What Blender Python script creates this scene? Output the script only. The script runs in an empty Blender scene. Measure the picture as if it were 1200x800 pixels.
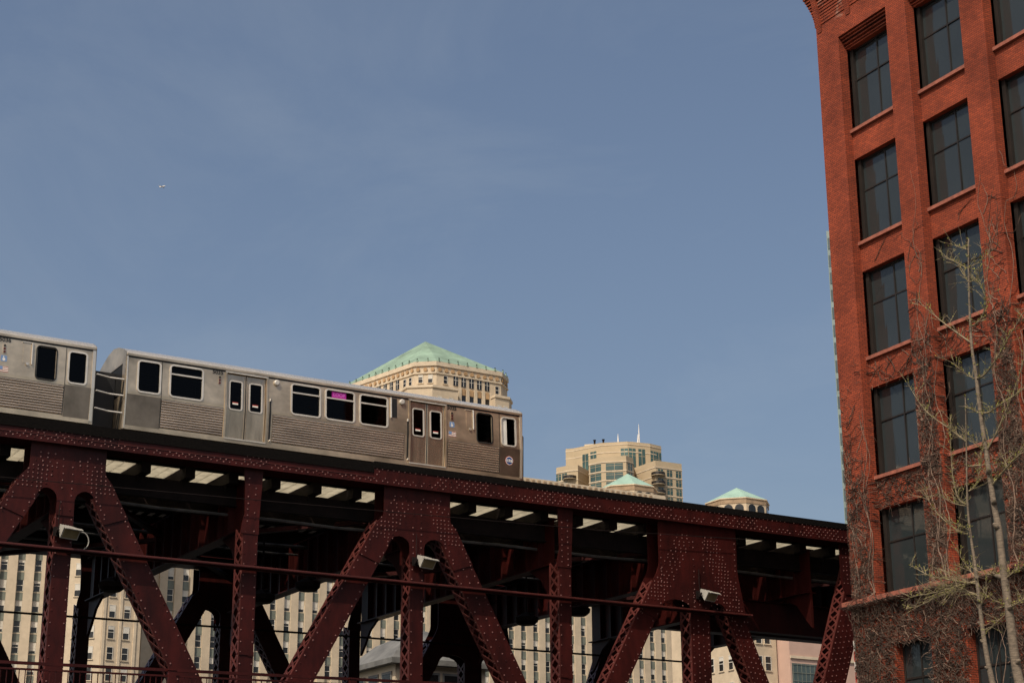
import bpy, math, random
from mathutils import Matrix, Vector
random.seed(7)
sc = bpy.context.scene
COL = sc.collection
R = math.radians

# ---------------------------------------------------------------- camera
cam = bpy.data.cameras.new('camera')
cam.sensor_width = 36.0
cam.lens = 62.17
cam.clip_start = 0.1
cam.clip_end = 20000
cam_ob = bpy.data.objects.new('camera', cam)
FW = Vector((-0.81682478, 0.48926381, 0.30564393))
RT = Vector((0.51239582, 0.85873325, -0.00526593))
UP = Vector((0.26504303, -0.15230933, 0.95213132))
cam_ob.matrix_world = Matrix(((RT.x, UP.x, -FW.x, 0), (RT.y, UP.y, -FW.y, 0), (RT.z, UP.z, -FW.z, 0), (0, 0, 0, 1)))
COL.objects.link(cam_ob)
sc.camera = cam_ob

# ---------------------------------------------------------------- sky and sun
SUN_AZ, SUN_EL = R(32), R(50)          # azimuth east of south, elevation
world = bpy.data.worlds.new('World')
sc.world = world
world.use_nodes = True
wn = world.node_tree
wn.nodes.clear()
sky = wn.nodes.new('ShaderNodeTexSky')
sky.sky_type = 'NISHITA'
sky.sun_disc = False
sky.sun_elevation = SUN_EL
sky.sun_rotation = math.pi - SUN_AZ
sky.air_density = 1.0
sky.dust_density = 4.8
sky.ozone_density = 0.45
tc = wn.nodes.new('ShaderNodeTexCoord')
mp = wn.nodes.new('ShaderNodeMapping')
mp.inputs['Rotation'].default_value = (0.2, 0.5, 0.4)
mp.inputs['Scale'].default_value = (1.2, 4.0, 7.0)
nz = wn.nodes.new('ShaderNodeTexNoise')
nz.inputs['Scale'].default_value = 1.3
nz.inputs['Detail'].default_value = 6
nz.inputs['Roughness'].default_value = 0.62
nz.inputs['Distortion'].default_value = 0.6
rp = wn.nodes.new('ShaderNodeValToRGB')
rp.color_ramp.elements[0].position = 0.45
rp.color_ramp.elements[0].color = (0.0, 0.0, 0.0, 1)
rp.color_ramp.elements[1].position = 0.85
rp.color_ramp.elements[1].color = (0.10, 0.10, 0.10, 1)
mx = wn.nodes.new('ShaderNodeMixRGB')
mx.inputs['Color2'].default_value = (5.8, 6.1, 5.9, 1)      # thin sunlit cirrus, in the sky's own units
bg = wn.nodes.new('ShaderNodeBackground')
bg.inputs['Strength'].default_value = 0.116
ow = wn.nodes.new('ShaderNodeOutputWorld')
L = wn.links.new
L(tc.outputs['Generated'], mp.inputs['Vector'])
L(mp.outputs['Vector'], nz.inputs['Vector'])
L(nz.outputs['Fac'], rp.inputs['Fac'])
L(rp.outputs['Color'], mx.inputs['Fac'])
L(sky.outputs['Color'], mx.inputs['Color1'])
L(mx.outputs['Color'], bg.inputs['Color'])
L(bg.outputs['Background'], ow.inputs['Surface'])

sun = bpy.data.lights.new('sun', 'SUN')
sun.energy = 3.6
sun.angle = R(0.5)
sun.color = (1.0, 0.90, 0.76)
sun_ob = bpy.data.objects.new('sun', sun)
to_sun = Vector((math.sin(SUN_AZ) * math.cos(SUN_EL), -math.cos(SUN_AZ) * math.cos(SUN_EL), math.sin(SUN_EL)))
sun_ob.rotation_euler = to_sun.to_track_quat('Z', 'Y').to_euler()
sun_ob.location = (40, -40, 60)
COL.objects.link(sun_ob)
sc.view_settings.view_transform = 'Standard'
sc.view_settings.look = 'None'
sc.view_settings.exposure = 0.0
sc.view_settings.gamma = 1.0

# ---------------------------------------------------------------- materials
def mat(name, col, rough=0.6, metal=0.0, var=0.15, vscale=1.5, bump=0.0, bscale=30.0, spec=0.5, coat=0.0,
        stretch=(1, 1, 1), var2=0.0, vscale2=8.0, tint=None):
    m = bpy.data.materials.new(name)
    m.use_nodes = True
    nt = m.node_tree
    b = nt.nodes['Principled BSDF']
    b.inputs['Roughness'].default_value = rough
    b.inputs['Metallic'].default_value = metal
    b.inputs['Specular IOR Level'].default_value = spec
    b.inputs['Coat Weight'].default_value = coat
    ln = nt.links.new
    geo = nt.nodes.new('ShaderNodeNewGeometry')
    mpn = nt.nodes.new('ShaderNodeMapping')
    mpn.inputs['Scale'].default_value = stretch
    ln(geo.outputs['Position'], mpn.inputs['Vector'])
    n1 = nt.nodes.new('ShaderNodeTexNoise')
    n1.inputs['Scale'].default_value = vscale
    n1.inputs['Detail'].default_value = 5
    n1.inputs['Roughness'].default_value = 0.6
    ln(mpn.outputs['Vector'], n1.inputs['Vector'])
    ra = nt.nodes.new('ShaderNodeValToRGB')
    lo = tint if tint else tuple(c * (1 - 2 * var) for c in col)
    hi = tuple(min(1, c * (1 + 1.2 * var)) for c in col)
    ra.color_ramp.elements[0].position = 0.3
    ra.color_ramp.elements[0].color = (*lo, 1)
    ra.color_ramp.elements[1].position = 0.68
    ra.color_ramp.elements[1].color = (*hi, 1)
    ln(n1.outputs['Fac'], ra.inputs['Fac'])
    last = ra.outputs['Color']
    if var2:
        n2 = nt.nodes.new('ShaderNodeTexNoise')
        n2.inputs['Scale'].default_value = vscale2
        n2.inputs['Detail'].default_value = 3
        ln(mpn.outputs['Vector'], n2.inputs['Vector'])
        r2 = nt.nodes.new('ShaderNodeMapRange')
        r2.inputs['From Min'].default_value = 0.3
        r2.inputs['From Max'].default_value = 0.7
        r2.inputs['To Min'].default_value = 1 - var2
        r2.inputs['To Max'].default_value = 1 + var2
        ln(n2.outputs['Fac'], r2.inputs['Value'])
        mm = nt.nodes.new('ShaderNodeMixRGB')
        mm.blend_type = 'MULTIPLY'
        mm.inputs['Fac'].default_value = 1
        ln(last, mm.inputs['Color1'])
        ln(r2.outputs['Result'], mm.inputs['Color2'])
        last = mm.outputs['Color']
    ln(last, b.inputs['Base Color'])
    if bump:
        n3 = nt.nodes.new('ShaderNodeTexNoise')
        n3.inputs['Scale'].default_value = bscale
        n3.inputs['Detail'].default_value = 4
        ln(mpn.outputs['Vector'], n3.inputs['Vector'])
        bp = nt.nodes.new('ShaderNodeBump')
        bp.inputs['Strength'].default_value = bump
        bp.inputs['Distance'].default_value = 0.02
        ln(n3.outputs['Fac'], bp.inputs['Height'])
        ln(bp.outputs['Normal'], b.inputs['Normal'])
    return m

def brick_mat(name):
    m = bpy.data.materials.new(name)
    m.use_nodes = True
    nt = m.node_tree
    b = nt.nodes['Principled BSDF']
    b.inputs['Roughness'].default_value = 0.85
    b.inputs['Specular IOR Level'].default_value = 0.25
    ln = nt.links.new
    geo = nt.nodes.new('ShaderNodeNewGeometry')
    sx = nt.nodes.new('ShaderNodeSeparateXYZ')
    ln(geo.outputs['Position'], sx.inputs['Vector'])
    ad = nt.nodes.new('ShaderNodeMath')
    ad.operation = 'SUBTRACT'
    ln(sx.outputs['X'], ad.inputs[0])
    ln(sx.outputs['Y'], ad.inputs[1])
    cb = nt.nodes.new('ShaderNodeCombineXYZ')
    ln(ad.outputs[0], cb.inputs['X'])
    ln(sx.outputs['Z'], cb.inputs['Y'])
    bt = nt.nodes.new('ShaderNodeTexBrick')
    bt.inputs['Scale'].default_value = 1.0
    bt.inputs['Brick Width'].default_value = 0.21
    bt.inputs['Row Height'].default_value = 0.072
    bt.inputs['Mortar Size'].default_value = 0.010
    bt.inputs['Mortar Smooth'].default_value = 0.3
    bt.inputs['Bias'].default_value = -0.1
    bt.inputs['Color1'].default_value = (0.325, 0.062, 0.025, 1)
    bt.inputs['Color2'].default_value = (0.215, 0.043, 0.020, 1)
    bt.inputs['Mortar'].default_value = (0.10, 0.026, 0.016, 1)
    ln(cb.outputs['Vector'], bt.inputs['Vector'])
    n = nt.nodes.new('ShaderNodeTexNoise')
    n.inputs['Scale'].default_value = 0.6
    n.inputs['Detail'].default_value = 7
    n.inputs['Roughness'].default_value = 0.65
    ln(geo.outputs['Position'], n.inputs['Vector'])
    mr = nt.nodes.new('ShaderNodeMapRange')
    mr.inputs['From Min'].default_value = 0.3
    mr.inputs['From Max'].default_value = 0.7
    mr.inputs['To Min'].default_value = 0.60
    mr.inputs['To Max'].default_value = 1.2
    ln(n.outputs['Fac'], mr.inputs['Value'])
    mm = nt.nodes.new('ShaderNodeMixRGB')
    mm.blend_type = 'MULTIPLY'
    mm.inputs['Fac'].default_value = 1
    ln(bt.outputs['Color'], mm.inputs['Color1'])
    ln(mr.outputs['Result'], mm.inputs['Color2'])
    # pale lime efflorescence and sooty streaks, patchy
    n2 = nt.nodes.new('ShaderNodeTexNoise')
    n2.inputs['Scale'].default_value = 2.3
    n2.inputs['Detail'].default_value = 9
    n2.inputs['Roughness'].default_value = 0.7
    ln(geo.outputs['Position'], n2.inputs['Vector'])
    r2 = nt.nodes.new('ShaderNodeValToRGB')
    r2.color_ramp.elements[0].position = 0.66
    r2.color_ramp.elements[0].color = (0, 0, 0, 1)
    r2.color_ramp.elements[1].position = 0.80
    r2.color_ramp.elements[1].color = (0.45, 0.45, 0.45, 1)
    ln(n2.outputs['Fac'], r2.inputs['Fac'])
    m2 = nt.nodes.new('ShaderNodeMixRGB')
    m2.inputs['Color2'].default_value = (0.075, 0.035, 0.025, 1)
    ln(r2.outputs['Color'], m2.inputs['Fac'])
    ln(mm.outputs['Color'], m2.inputs['Color1'])
    zr = nt.nodes.new('ShaderNodeMapRange'); zr.inputs['From Min'].default_value = 29.0; zr.inputs['From Max'].default_value = 31.5
    ln(sx.outputs['Z'], zr.inputs['Value'])
    n4 = nt.nodes.new('ShaderNodeTexNoise'); n4.inputs['Scale'].default_value = 1.1; n4.inputs['Detail'].default_value = 8; n4.inputs['Roughness'].default_value = 0.75
    ln(geo.outputs['Position'], n4.inputs['Vector'])
    r4 = nt.nodes.new('ShaderNodeValToRGB'); r4.color_ramp.elements[0].position = 0.57; r4.color_ramp.elements[1].position = 0.66; r4.color_ramp.elements[0].color = (0, 0, 0, 1); r4.color_ramp.elements[1].color = (0.55, 0.55, 0.55, 1)
    ln(n4.outputs['Fac'], r4.inputs['Fac'])
    ml = nt.nodes.new('ShaderNodeMath'); ml.operation = 'MULTIPLY'; ln(zr.outputs['Result'], ml.inputs[0]); ln(r4.outputs['Color'], ml.inputs[1])
    m4 = nt.nodes.new('ShaderNodeMixRGB'); m4.inputs['Color2'].default_value = (0.50, 0.36, 0.28, 1)
    ln(ml.outputs[0], m4.inputs['Fac']); ln(m2.outputs['Color'], m4.inputs['Color1'])
    ln(m4.outputs['Color'], b.inputs['Base Color'])
    bp = nt.nodes.new('ShaderNodeBump')
    bp.inputs['Strength'].default_value = 0.6
    bp.inputs['Distance'].default_value = 0.012
    inv = nt.nodes.new('ShaderNodeMath')
    inv.operation = 'SUBTRACT'
    inv.inputs[0].default_value = 1
    ln(bt.outputs['Fac'], inv.inputs[1])
    ln(inv.outputs[0], bp.inputs['Height'])
    ln(bp.outputs['Normal'], b.inputs['Normal'])
    return m

def plank_mat():
    m = bpy.data.materials.new('translucent_plank')
    m.use_nodes = True
    nt = m.node_tree
    nt.nodes.clear()
    o = nt.nodes.new('ShaderNodeOutputMaterial')
    a = nt.nodes.new('ShaderNodeBsdfTranslucent')
    d = nt.nodes.new('ShaderNodeBsdfDiffuse')
    x = nt.nodes.new('ShaderNodeMixShader')
    n = nt.nodes.new('ShaderNodeTexNoise')
    n.inputs['Scale'].default_value = 3
    r = nt.nodes.new('ShaderNodeValToRGB')
    r.color_ramp.elements[0].color = (0.47, 0.44, 0.37, 1)
    r.color_ramp.elements[1].color = (0.82, 0.78, 0.67, 1)
    g = nt.nodes.new('ShaderNodeNewGeometry')
    nt.links.new(g.outputs['Position'], n.inputs['Vector'])
    nt.links.new(n.outputs['Fac'], r.inputs['Fac'])
    nt.links.new(r.outputs['Color'], a.inputs['Color'])
    nt.links.new(r.outputs['Color'], d.inputs['Color'])
    x.inputs['Fac'].default_value = 0.15
    nt.links.new(a.outputs[0], x.inputs[1])
    nt.links.new(d.outputs[0], x.inputs[2])
    nt.links.new(x.outputs[0], o.inputs['Surface'])
    return m

def emit_mat(name, col, s):
    m = bpy.data.materials.new(name)
    m.use_nodes = True
    b = m.node_tree.nodes['Principled BSDF']
    b.inputs['Base Color'].default_value = (*col, 1)
    b.inputs['Emission Color'].default_value = (*col, 1)
    b.inputs['Emission Strength'].default_value = s
    return m

M = {}
M['red'] = mat('bridge_paint', (0.037, 0.0048, 0.0036), 0.5, 0, 0.24, 0.7, 0.15, 18, spec=0.22, var2=0.22, vscale2=3.5, stretch=(1, 1.6, 0.6))
M['edge'] = mat('sunlit_edge_paint', (0.085, 0.020, 0.016), 0.45, 0, 0.25, 1.2, spec=0.4)  # lighter red carries the sun's highlight on lacing bars and member edges
M['rivet'] = mat('rivet_glint_paint', (0.19, 0.082, 0.070), 0.32, 0, 0.1, 2.0, spec=1.0)  # pale base colour puts the sun's glint into the rivet heads
M['iron'] = mat('sooty_iron', (0.012, 0.007, 0.006), 0.75, 0, 0.3, 1.5, 0.2, 18, spec=0.2)
M['tie'] = mat('creosote_timber', (0.006, 0.005, 0.0045), 0.95, 0, 0.3, 3, 0.3, 20, spec=0.08, stretch=(1, 6, 6))
M['plank'] = plank_mat()
M['conduit'] = mat('galvanised_conduit', (0.10, 0.095, 0.09), 0.55, 0.3, 0.25, 2)
M['rail'] = mat('rail_steel', (0.10, 0.06, 0.04), 0.5, 0.6, 0.2, 3)
M['steel'] = mat('brushed_stainless', (0.64, 0.515, 0.36), 0.30, 0.75, 0.20, 0.7, 0.06, 30, stretch=(1, 1, 1.4), var2=0.07, vscale2=4)
M['door'] = mat('door_stainless', (0.54, 0.43, 0.305), 0.24, 0.85, 0.15, 1.6, 0.05, 40, stretch=(1, 3, 0.5))
M['flute'] = mat('fluted_stainless', (0.70, 0.56, 0.42), 0.27, 0.75, 0.14, 1.0, 0.0, stretch=(1, 0.5, 3))
M['lower'] = mat('dark_reflection_steel', (0.30, 0.235, 0.17), 0.30, 0.85, 0.18, 1.1, 0.04, 40)  # darker copy of the body steel, a dim reflection put into its colour
M['roof'] = mat('roof_stainless', (0.70, 0.63, 0.52), 0.22, 0.6, 0.06, 0.5)
M['frame'] = mat('window_trim_aluminium', (0.66, 0.61, 0.53), 0.35, 0.35, 0.08, 3)
M['cargls'] = mat('dark_car_glass', (0.006, 0.005, 0.005), 0.06, 0, 0.3, 0.8, spec=0.22)
M['lining'] = mat('ceiling_lining', (0.16, 0.15, 0.14), 0.6, 0, 0.1)
M['seat'] = mat('blue_seat_fabric', (0.03, 0.04, 0.07), 0.8, 0, 0.2)
def tinted(name, trans, spec):
    m = bpy.data.materials.new(name); m.use_nodes = True; nt = m.node_tree; nt.nodes.clear()
    o = nt.nodes.new('ShaderNodeOutputMaterial'); a = nt.nodes.new('ShaderNodeBsdfTransparent'); g = nt.nodes.new('ShaderNodeBsdfGlossy')
    a.inputs['Color'].default_value = (*trans, 1); g.inputs['Color'].default_value = (spec, spec, spec, 1); g.inputs['Roughness'].default_value = 0.03
    f = nt.nodes.new('ShaderNodeFresnel'); f.inputs['IOR'].default_value = 1.35
    x = nt.nodes.new('ShaderNodeMixShader')
    nt.links.new(f.outputs[0], x.inputs[0]); nt.links.new(a.outputs[0], x.inputs[1]); nt.links.new(g.outputs[0], x.inputs[2]); nt.links.new(x.outputs[0], o.inputs['Surface'])
    return m
M['cargls'] = tinted('tinted_car_glass', (0.26, 0.25, 0.235), 0.42)
M['rubber'] = mat('black_rubber', (0.008, 0.008, 0.008), 0.6, 0, 0.1)
M['whitep'] = mat('white_plastic', (0.70, 0.67, 0.60), 0.5, 0, 0.06)
M['blue'] = mat('emblem_blue', (0.010, 0.045, 0.22), 0.45, 0, 0.03)
M['redp'] = mat('sticker_red', (0.42, 0.045, 0.03), 0.5, 0, 0.03)
M['pinkp'] = mat('faded_red_stripe', (0.40, 0.17, 0.14), 0.6, 0, 0.05)
M['bluel'] = mat('sticker_pale_blue', (0.16, 0.25, 0.42), 0.6, 0, 0.05)
M['ink'] = mat('black_ink', (0.02, 0.018, 0.016), 0.6, 0, 0.05)
M['amber'] = mat('lamp_red_lens', (0.10, 0.02, 0.015), 0.3, 0, 0.1)
M['sign'] = emit_mat('purple_display', (0.24, 0.010, 0.155), 0.4)
M['signt'] = emit_mat('display_letters', (0.36, 0.09, 0.29), 0.7)
M['brick'] = brick_mat('red_brick')
M['sillb'] = mat('sill_terracotta', (0.30, 0.095, 0.058), 0.8, 0, 0.2, 4, 0.2, 30)
M['glass'] = mat('tinted_window_glass', (0.026, 0.032, 0.033), 0.04, 0, 0.08, 0.35, 0.0, 0.8, spec=0.55)
M['wframe'] = mat('dark_bronze_frame', (0.022, 0.017, 0.014), 0.5, 0.2, 0.15)
M['vine'] = mat('dry_vine', (0.064, 0.039, 0.026), 0.9, 0, 0.35, 1.2)
M['vinel'] = mat('pale_vine_stem', (0.20, 0.130, 0.092), 0.9, 0, 0.25, 2)
M['bark'] = mat('smooth_bark', (0.155, 0.118, 0.082), 0.85, 0, 0.3, 6, 0.3, 25, stretch=(1, 1, 5))
M['twig'] = mat('pale_twig', (0.23, 0.18, 0.105), 0.85, 0, 0.25, 4)
M['bud'] = mat('yellow_green_bud', (0.25, 0.24, 0.04), 0.8, 0, 0.3, 3)
M['stone'] = mat('buff_limestone', (0.52, 0.42, 0.295), 0.9, 0, 0.07, 0.25, 0.1, 3, var2=0.06, vscale2=1.2)
M['stone2'] = mat('pale_terracotta', (0.56, 0.46, 0.33), 0.9, 0, 0.10, 0.6)
M['umber'] = mat('brown_terracotta', (0.30, 0.21, 0.13), 0.85, 0, 0.15, 0.8)
M['office'] = mat('brown_office_brick', (0.20, 0.13, 0.085), 0.9, 0, 0.1, 0.3)
M['ochre'] = mat('ochre_terracotta', (0.40, 0.25, 0.125), 0.85, 0, 0.15, 0.8)
M['spandrel'] = mat('grey_green_spandrel', (0.15, 0.165, 0.135), 0.7, 0, 0.15, 0.6)
M['fglass'] = mat('far_window_glass', (0.020, 0.020, 0.020), 0.12, 0, 0.35, 0.35, spec=0.5)
M['blind'] = mat('roller_blind', (0.58, 0.54, 0.46), 0.8, 0, 0.1, 0.4)
M['copper'] = mat('green_copper_roof', (0.20, 0.29, 0.215), 0.8, 0, 0.16, 0.25, 0.1, 2, var2=0.1, vscale2=0.9)
M['copperl'] = mat('pale_copper_roof', (0.26, 0.39, 0.315), 0.8, 0, 0.10, 0.4)
M['conc'] = mat('tan_concrete', (0.44, 0.345, 0.22), 0.9, 0, 0.06, 0.1)
M['gglass'] = mat('green_tinted_glass', (0.035, 0.075, 0.062), 0.10, 0.0, 0.35, 0.12, spec=0.9)
M['teal'] = mat('pale_teal_cladding', (0.17, 0.225, 0.21), 0.5, 0, 0.1, 0.2)
M['tglass'] = mat('dark_teal_glass', (0.065, 0.09, 0.09), 0.15, 0, 0.2, 0.1)
M['zinc'] = mat('grey_zinc_roof', (0.16, 0.155, 0.14), 0.6, 0.2, 0.2, 1.2)
M['pinkw'] = mat('pink_render', (0.48, 0.32, 0.25), 0.9, 0, 0.06, 0.3)
M['orange'] = mat('orange_board', (0.50, 0.25, 0.06), 0.7, 0, 0.1)
M['white'] = mat('white_paint', (0.72, 0.68, 0.62), 0.6, 0, 0.06)
M['gatered'] = mat('gate_red', (0.42, 0.03, 0.02), 0.55, 0, 0.06)
M['lampg'] = mat('floodlight_grey', (0.36, 0.34, 0.295), 0.5, 0.1, 0.1, 3)
M['lens'] = mat('floodlight_lens', (0.20, 0.155, 0.08), 0.25, 0, 0.1, 3)
M['water'] = mat('river_water', (0.012, 0.022, 0.020), 0.08, 0, 0.2, 0.3, 0.4, 0.8)
M['ground'] = mat('asphalt_ground', (0.06, 0.058, 0.055), 0.9, 0, 0.2, 0.6)
M['quay'] = mat('quay_concrete', (0.24, 0.23, 0.21), 0.9, 0, 0.15, 0.8)

# ---------------------------------------------------------------- mesh helpers
class MB:
    def __init__(self):
        self.v = []; self.f = []; self.m = []; self.mats = []
    def mi(self, name):
        if name not in self.mats: self.mats.append(name)
        return self.mats.index(name)
    def add(self, vs, fs, m):
        o = len(self.v); k = self.mi(m)
        self.v += [tuple(p) for p in vs]
        for f in fs:
            self.f.append([i + o for i in f]); self.m.append(k)
    def box(self, x0, x1, y0, y1, z0, z1, m):
        x0, x1 = min(x0, x1), max(x0, x1); y0, y1 = min(y0, y1), max(y0, y1); z0, z1 = min(z0, z1), max(z0, z1)
        vs = [(x, y, z) for z in (z0, z1) for y in (y0, y1) for x in (x0, x1)]
        self.add(vs, [(0, 2, 3, 1), (4, 5, 7, 6), (0, 1, 5, 4), (2, 6, 7, 3), (0, 4, 6, 2), (1, 3, 7, 5)], m)
        return self
    def bar(self, p, q, w, h, up, m):
        p = Vector(p); q = Vector(q); d = (q - p).normalized()
        s = d.cross(Vector(up)).normalized() * (w / 2); t = s.cross(d).normalized() * (h / 2)
        vs = [a + b + c for a in (p, q) for b in (-s, s) for c in (-t, t)]
        self.add(vs, [(0, 1, 3, 2), (4, 6, 7, 5), (0, 4, 5, 1), (2, 3, 7, 6), (0, 2, 6, 4), (1, 5, 7, 3)], m)
        return self
    def prism(self, poly, ext, m, cap=True):
        n = len(poly); e = Vector(ext)
        vs = [Vector(p) for p in poly] + [Vector(p) + e for p in poly]
        fs = [(i, (i + 1) % n, (i + 1) % n + n, i + n) for i in range(n)]
        if cap: fs += [tuple(range(n - 1, -1, -1)), tuple(range(n, 2 * n))]
        self.add(vs, fs, m)
        return self
    def plate(self, yz, x0, x1, m):
        return self.prism([(x0, y, z) for y, z in yz], (x1 - x0, 0, 0), m)
    def tube(self, pts, rad, m, n=6, cap=True):
        pts = [Vector(p) for p in pts]
        if not isinstance(rad, (list, tuple)): rad = [rad] * len(pts)
        vs = []; fs = []
        for i, p in enumerate(pts):
            a = pts[max(0, i - 1)]; b = pts[min(len(pts) - 1, i + 1)]
            d = (b - a).normalized()
            u = d.cross(Vector((0.13, 0.21, 0.97)))
            if u.length < 1e-3: u = d.cross(Vector((1, 0, 0)))
            u.normalize(); w = d.cross(u)
            for k in range(n):
                t = 2 * math.pi * k / n
                vs.append(p + (u * math.cos(t) + w * math.sin(t)) * rad[i])
        for i in range(len(pts) - 1):
            for k in range(n):
                fs.append((i * n + k, i * n + (k + 1) % n, (i + 1) * n + (k + 1) % n, (i + 1) * n + k))
        if cap:
            fs += [tuple(range(n - 1, -1, -1)), tuple(range((len(pts) - 1) * n, len(pts) * n))]
        self.add(vs, fs, m)
        return self
    def dome(self, c, nrm, r, h, m, n=6):
        c = Vector(c); d = Vector(nrm).normalized()
        u = d.cross(Vector((0, 0.3, 1))).normalized(); w = d.cross(u)
        vs = []
        for rr, hh in ((r, 0), (r * 0.72, h * 0.7)):
            for k in range(n):
                t = 2 * math.pi * k / n
                vs.append(c + (u * math.cos(t) + w * math.sin(t)) * rr + d * hh)
        vs.append(c + d * h)
        fs = [(k, (k + 1) % n, n + (k + 1) % n, n + k) for k in range(n)] + [(n + k, n + (k + 1) % n, 2 * n) for k in range(n)]
        self.add(vs, fs, m)
        return self
    def mesh(self, name, origin=None):
        vs = self.v
        if origin is None:
            xs, ys, zs = zip(*vs)
            origin = ((min(xs) + max(xs)) / 2, (min(ys) + max(ys)) / 2, (min(zs) + max(zs)) / 2)
        o = Vector(origin)
        me = bpy.data.meshes.new(name)
        me.from_pydata([tuple(Vector(p) - o) for p in vs], [], self.f)
        for k in self.mats: me.materials.append(M[k])
        me.polygons.foreach_set('material_index', self.m)
        me.update()
        return me, o
    def build(self, name, parent=None, smooth=False, kind=None):
        """verts are given in the parent's local space (world space without a parent)"""
        me, o = self.mesh(name)
        if smooth: me.polygons.foreach_set('use_smooth', [True] * len(me.polygons))
        return put(name, me, o, parent, kind=kind)

def put(name, me, loc, parent=None, rz=0.0, kind=None):
    ob = bpy.data.objects.new(name, me)
    if parent is not None:
        ob.parent = parent
        # nested part: location is given in the thing's space, so take the part's own offset away
        if parent.parent is not None: loc = Vector(loc) - parent.location
    ob.location = loc
    ob.rotation_euler.z = rz
    COL.objects.link(ob)
    if kind: ob['kind'] = kind
    return ob

def thing(name, label, cat, loc=(0, 0, 0), rz=0.0, group=None):
    e = bpy.data.objects.new(name, None)
    e.empty_display_size = 0.5
    e.location = loc; e.rotation_euler.z = rz
    COL.objects.link(e)
    return tag(e, label, cat, group)

def tag(o, label, cat, group=None):
    o['label'] = label; o['category'] = cat
    if group: o['group'] = group
    return o

def struct(o):
    o['kind'] = 'structure'
    return o

class Local:
    """MB whose world coordinates are shifted into a thing's (unrotated) local space on build"""
    pass

def lmb(base):
    mb = MB(); mb.base = Vector(base)
    def build(name, parent, smooth=False, kind=None):
        mb.v = [tuple(Vector(p) - mb.base) for p in mb.v]
        return MB.build(mb, name, parent, smooth, kind)
    mb.wbuild = build
    return mb

def rrect(y0, y1, z0, z1, r, n=4):
    pts = []
    for cy, cz, a0 in ((y1 - r, z1 - r, 0), (y0 + r, z1 - r, 90), (y0 + r, z0 + r, 180), (y1 - r, z0 + r, 270)):
        for k in range(n + 1):
            a = R(a0 + 90 * k / n)
            pts.append((cy + r * math.cos(a), cz + r * math.sin(a)))
    return pts

def ring(mb, y0, y1, z0, z1, r, w, x0, x1, m):
    """rounded rectangular frame in the y-z plane between depths x0 (back) and x1 (front)"""
    a = rrect(y0, y1, z0, z1, r); b = rrect(y0 + w, y1 - w, z0 + w, z1 - w, max(0.01, r - w)); n = len(a)
    vs = [(x1, *p) for p in a] + [(x1, *p) for p in b] + [(x0, *p) for p in a] + [(x0, *p) for p in b]
    fs = []
    for i in range(n):
        j = (i + 1) % n
        fs += [(i, j, n + j, n + i), (i + 2 * n, j + 2 * n, j, i), (n + i, n + j, 3 * n + j, 3 * n + i)]
    mb.add(vs, fs, m)

def skin(mb, y0, y1, z0, z1, holes, x, depth, m):
    """flat sheet in the y-z plane with rectangular holes and reveals"""
    ys = sorted({y0, y1, *[h[0] for h in holes], *[h[1] for h in holes]})
    zs = sorted({z0, z1, *[h[2] for h in holes], *[h[3] for h in holes]})
    for i in range(len(ys) - 1):
        for j in range(len(zs) - 1):
            cy, cz = (ys[i] + ys[i + 1]) / 2, (zs[j] + zs[j + 1]) / 2
            if any(h[0] < cy < h[1] and h[2] < cz < h[3] for h in holes): continue
            mb.add([(x, ys[i], zs[j]), (x, ys[i + 1], zs[j]), (x, ys[i + 1], zs[j + 1]), (x, ys[i], zs[j + 1])], [(0, 1, 2, 3)], m)
    for a, b, c, d in holes:
        q = [(a, c), (b, c), (b, d), (a, d)]
        vs = [(x, *p) for p in q] + [(x - depth, *p) for p in q]
        mb.add(vs, [(i, (i + 1) % 4, (i + 1) % 4 + 4, i + 4) for i in range(4)], m)

def text_mesh(txt, size, m, depth=0.004, bold=False):
    c = bpy.data.curves.new('txt', 'FONT')
    c.body = txt; c.size = size; c.extrude = depth; c.align_x = 'CENTER'; c.align_y = 'CENTER'
    if bold: c.offset = size * 0.02
    o = bpy.data.objects.new('txt', c)
    COL.objects.link(o)
    dg = bpy.context.evaluated_depsgraph_get()
    me = bpy.data.meshes.new_from_object(o.evaluated_get(dg))
    bpy.data.objects.remove(o); bpy.data.curves.remove(c)
    me.materials.clear(); me.materials.append(M[m])
    me.transform(Matrix(((0, 0, 1, 0), (1, 0, 0, 0), (0, 1, 0, 0), (0, 0, 0, 1))))   # faces +x, reads along +y
    return me

# ================================================================ SETTING
mb = MB(); mb.add([(-6000, -6000, -3.2), (6000, -6000, -3.2), (6000, 6000, -3.2), (-6000, 6000, -3.2)], [(0, 1, 2, 3)], 'water')
struct(mb.build('river'))
mb = MB(); mb.box(-5000, 5000, 33, 5900, -3.6, 4.6, 'ground')
struct(mb.build('north_bank'))
mb = MB(); mb.box(-6, 60, -14, 3, -3.6, -1.7, 'quay')
struct(mb.build('quay'))

# ================================================================ BRIDGE
BX = -49.5                       # outer face of the near truss
BASE = Vector((-57.5, 20.0, -3.2))
bridge = thing('railway_bridge', 'dark red riveted steel truss bridge carrying the elevated tracks', 'bridge', BASE)
def B(): return lmb(BASE)
TOPS = [3.2, 14.6, 26.05, 37.22]
SL = 0.56                        # horizontal run of a diagonal per metre of drop
ZA = 13.55                       # working line of the top chord
near_parts = []                  # copied for the far truss

def rivet_rows(mb, x, rows, r=0.026):
    for u, z in rows:
        if random.random() < 0.035: continue
        k = r * random.uniform(0.82, 1.12)
        mb.dome((x, u + random.uniform(-.012, .012), z + random.uniform(-.012, .012)), (1, random.uniform(-.12, .12), random.uniform(-.12, .12)), k, k * 0.8, 'rivet' if random.random() > 0.12 else 'red')

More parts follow.
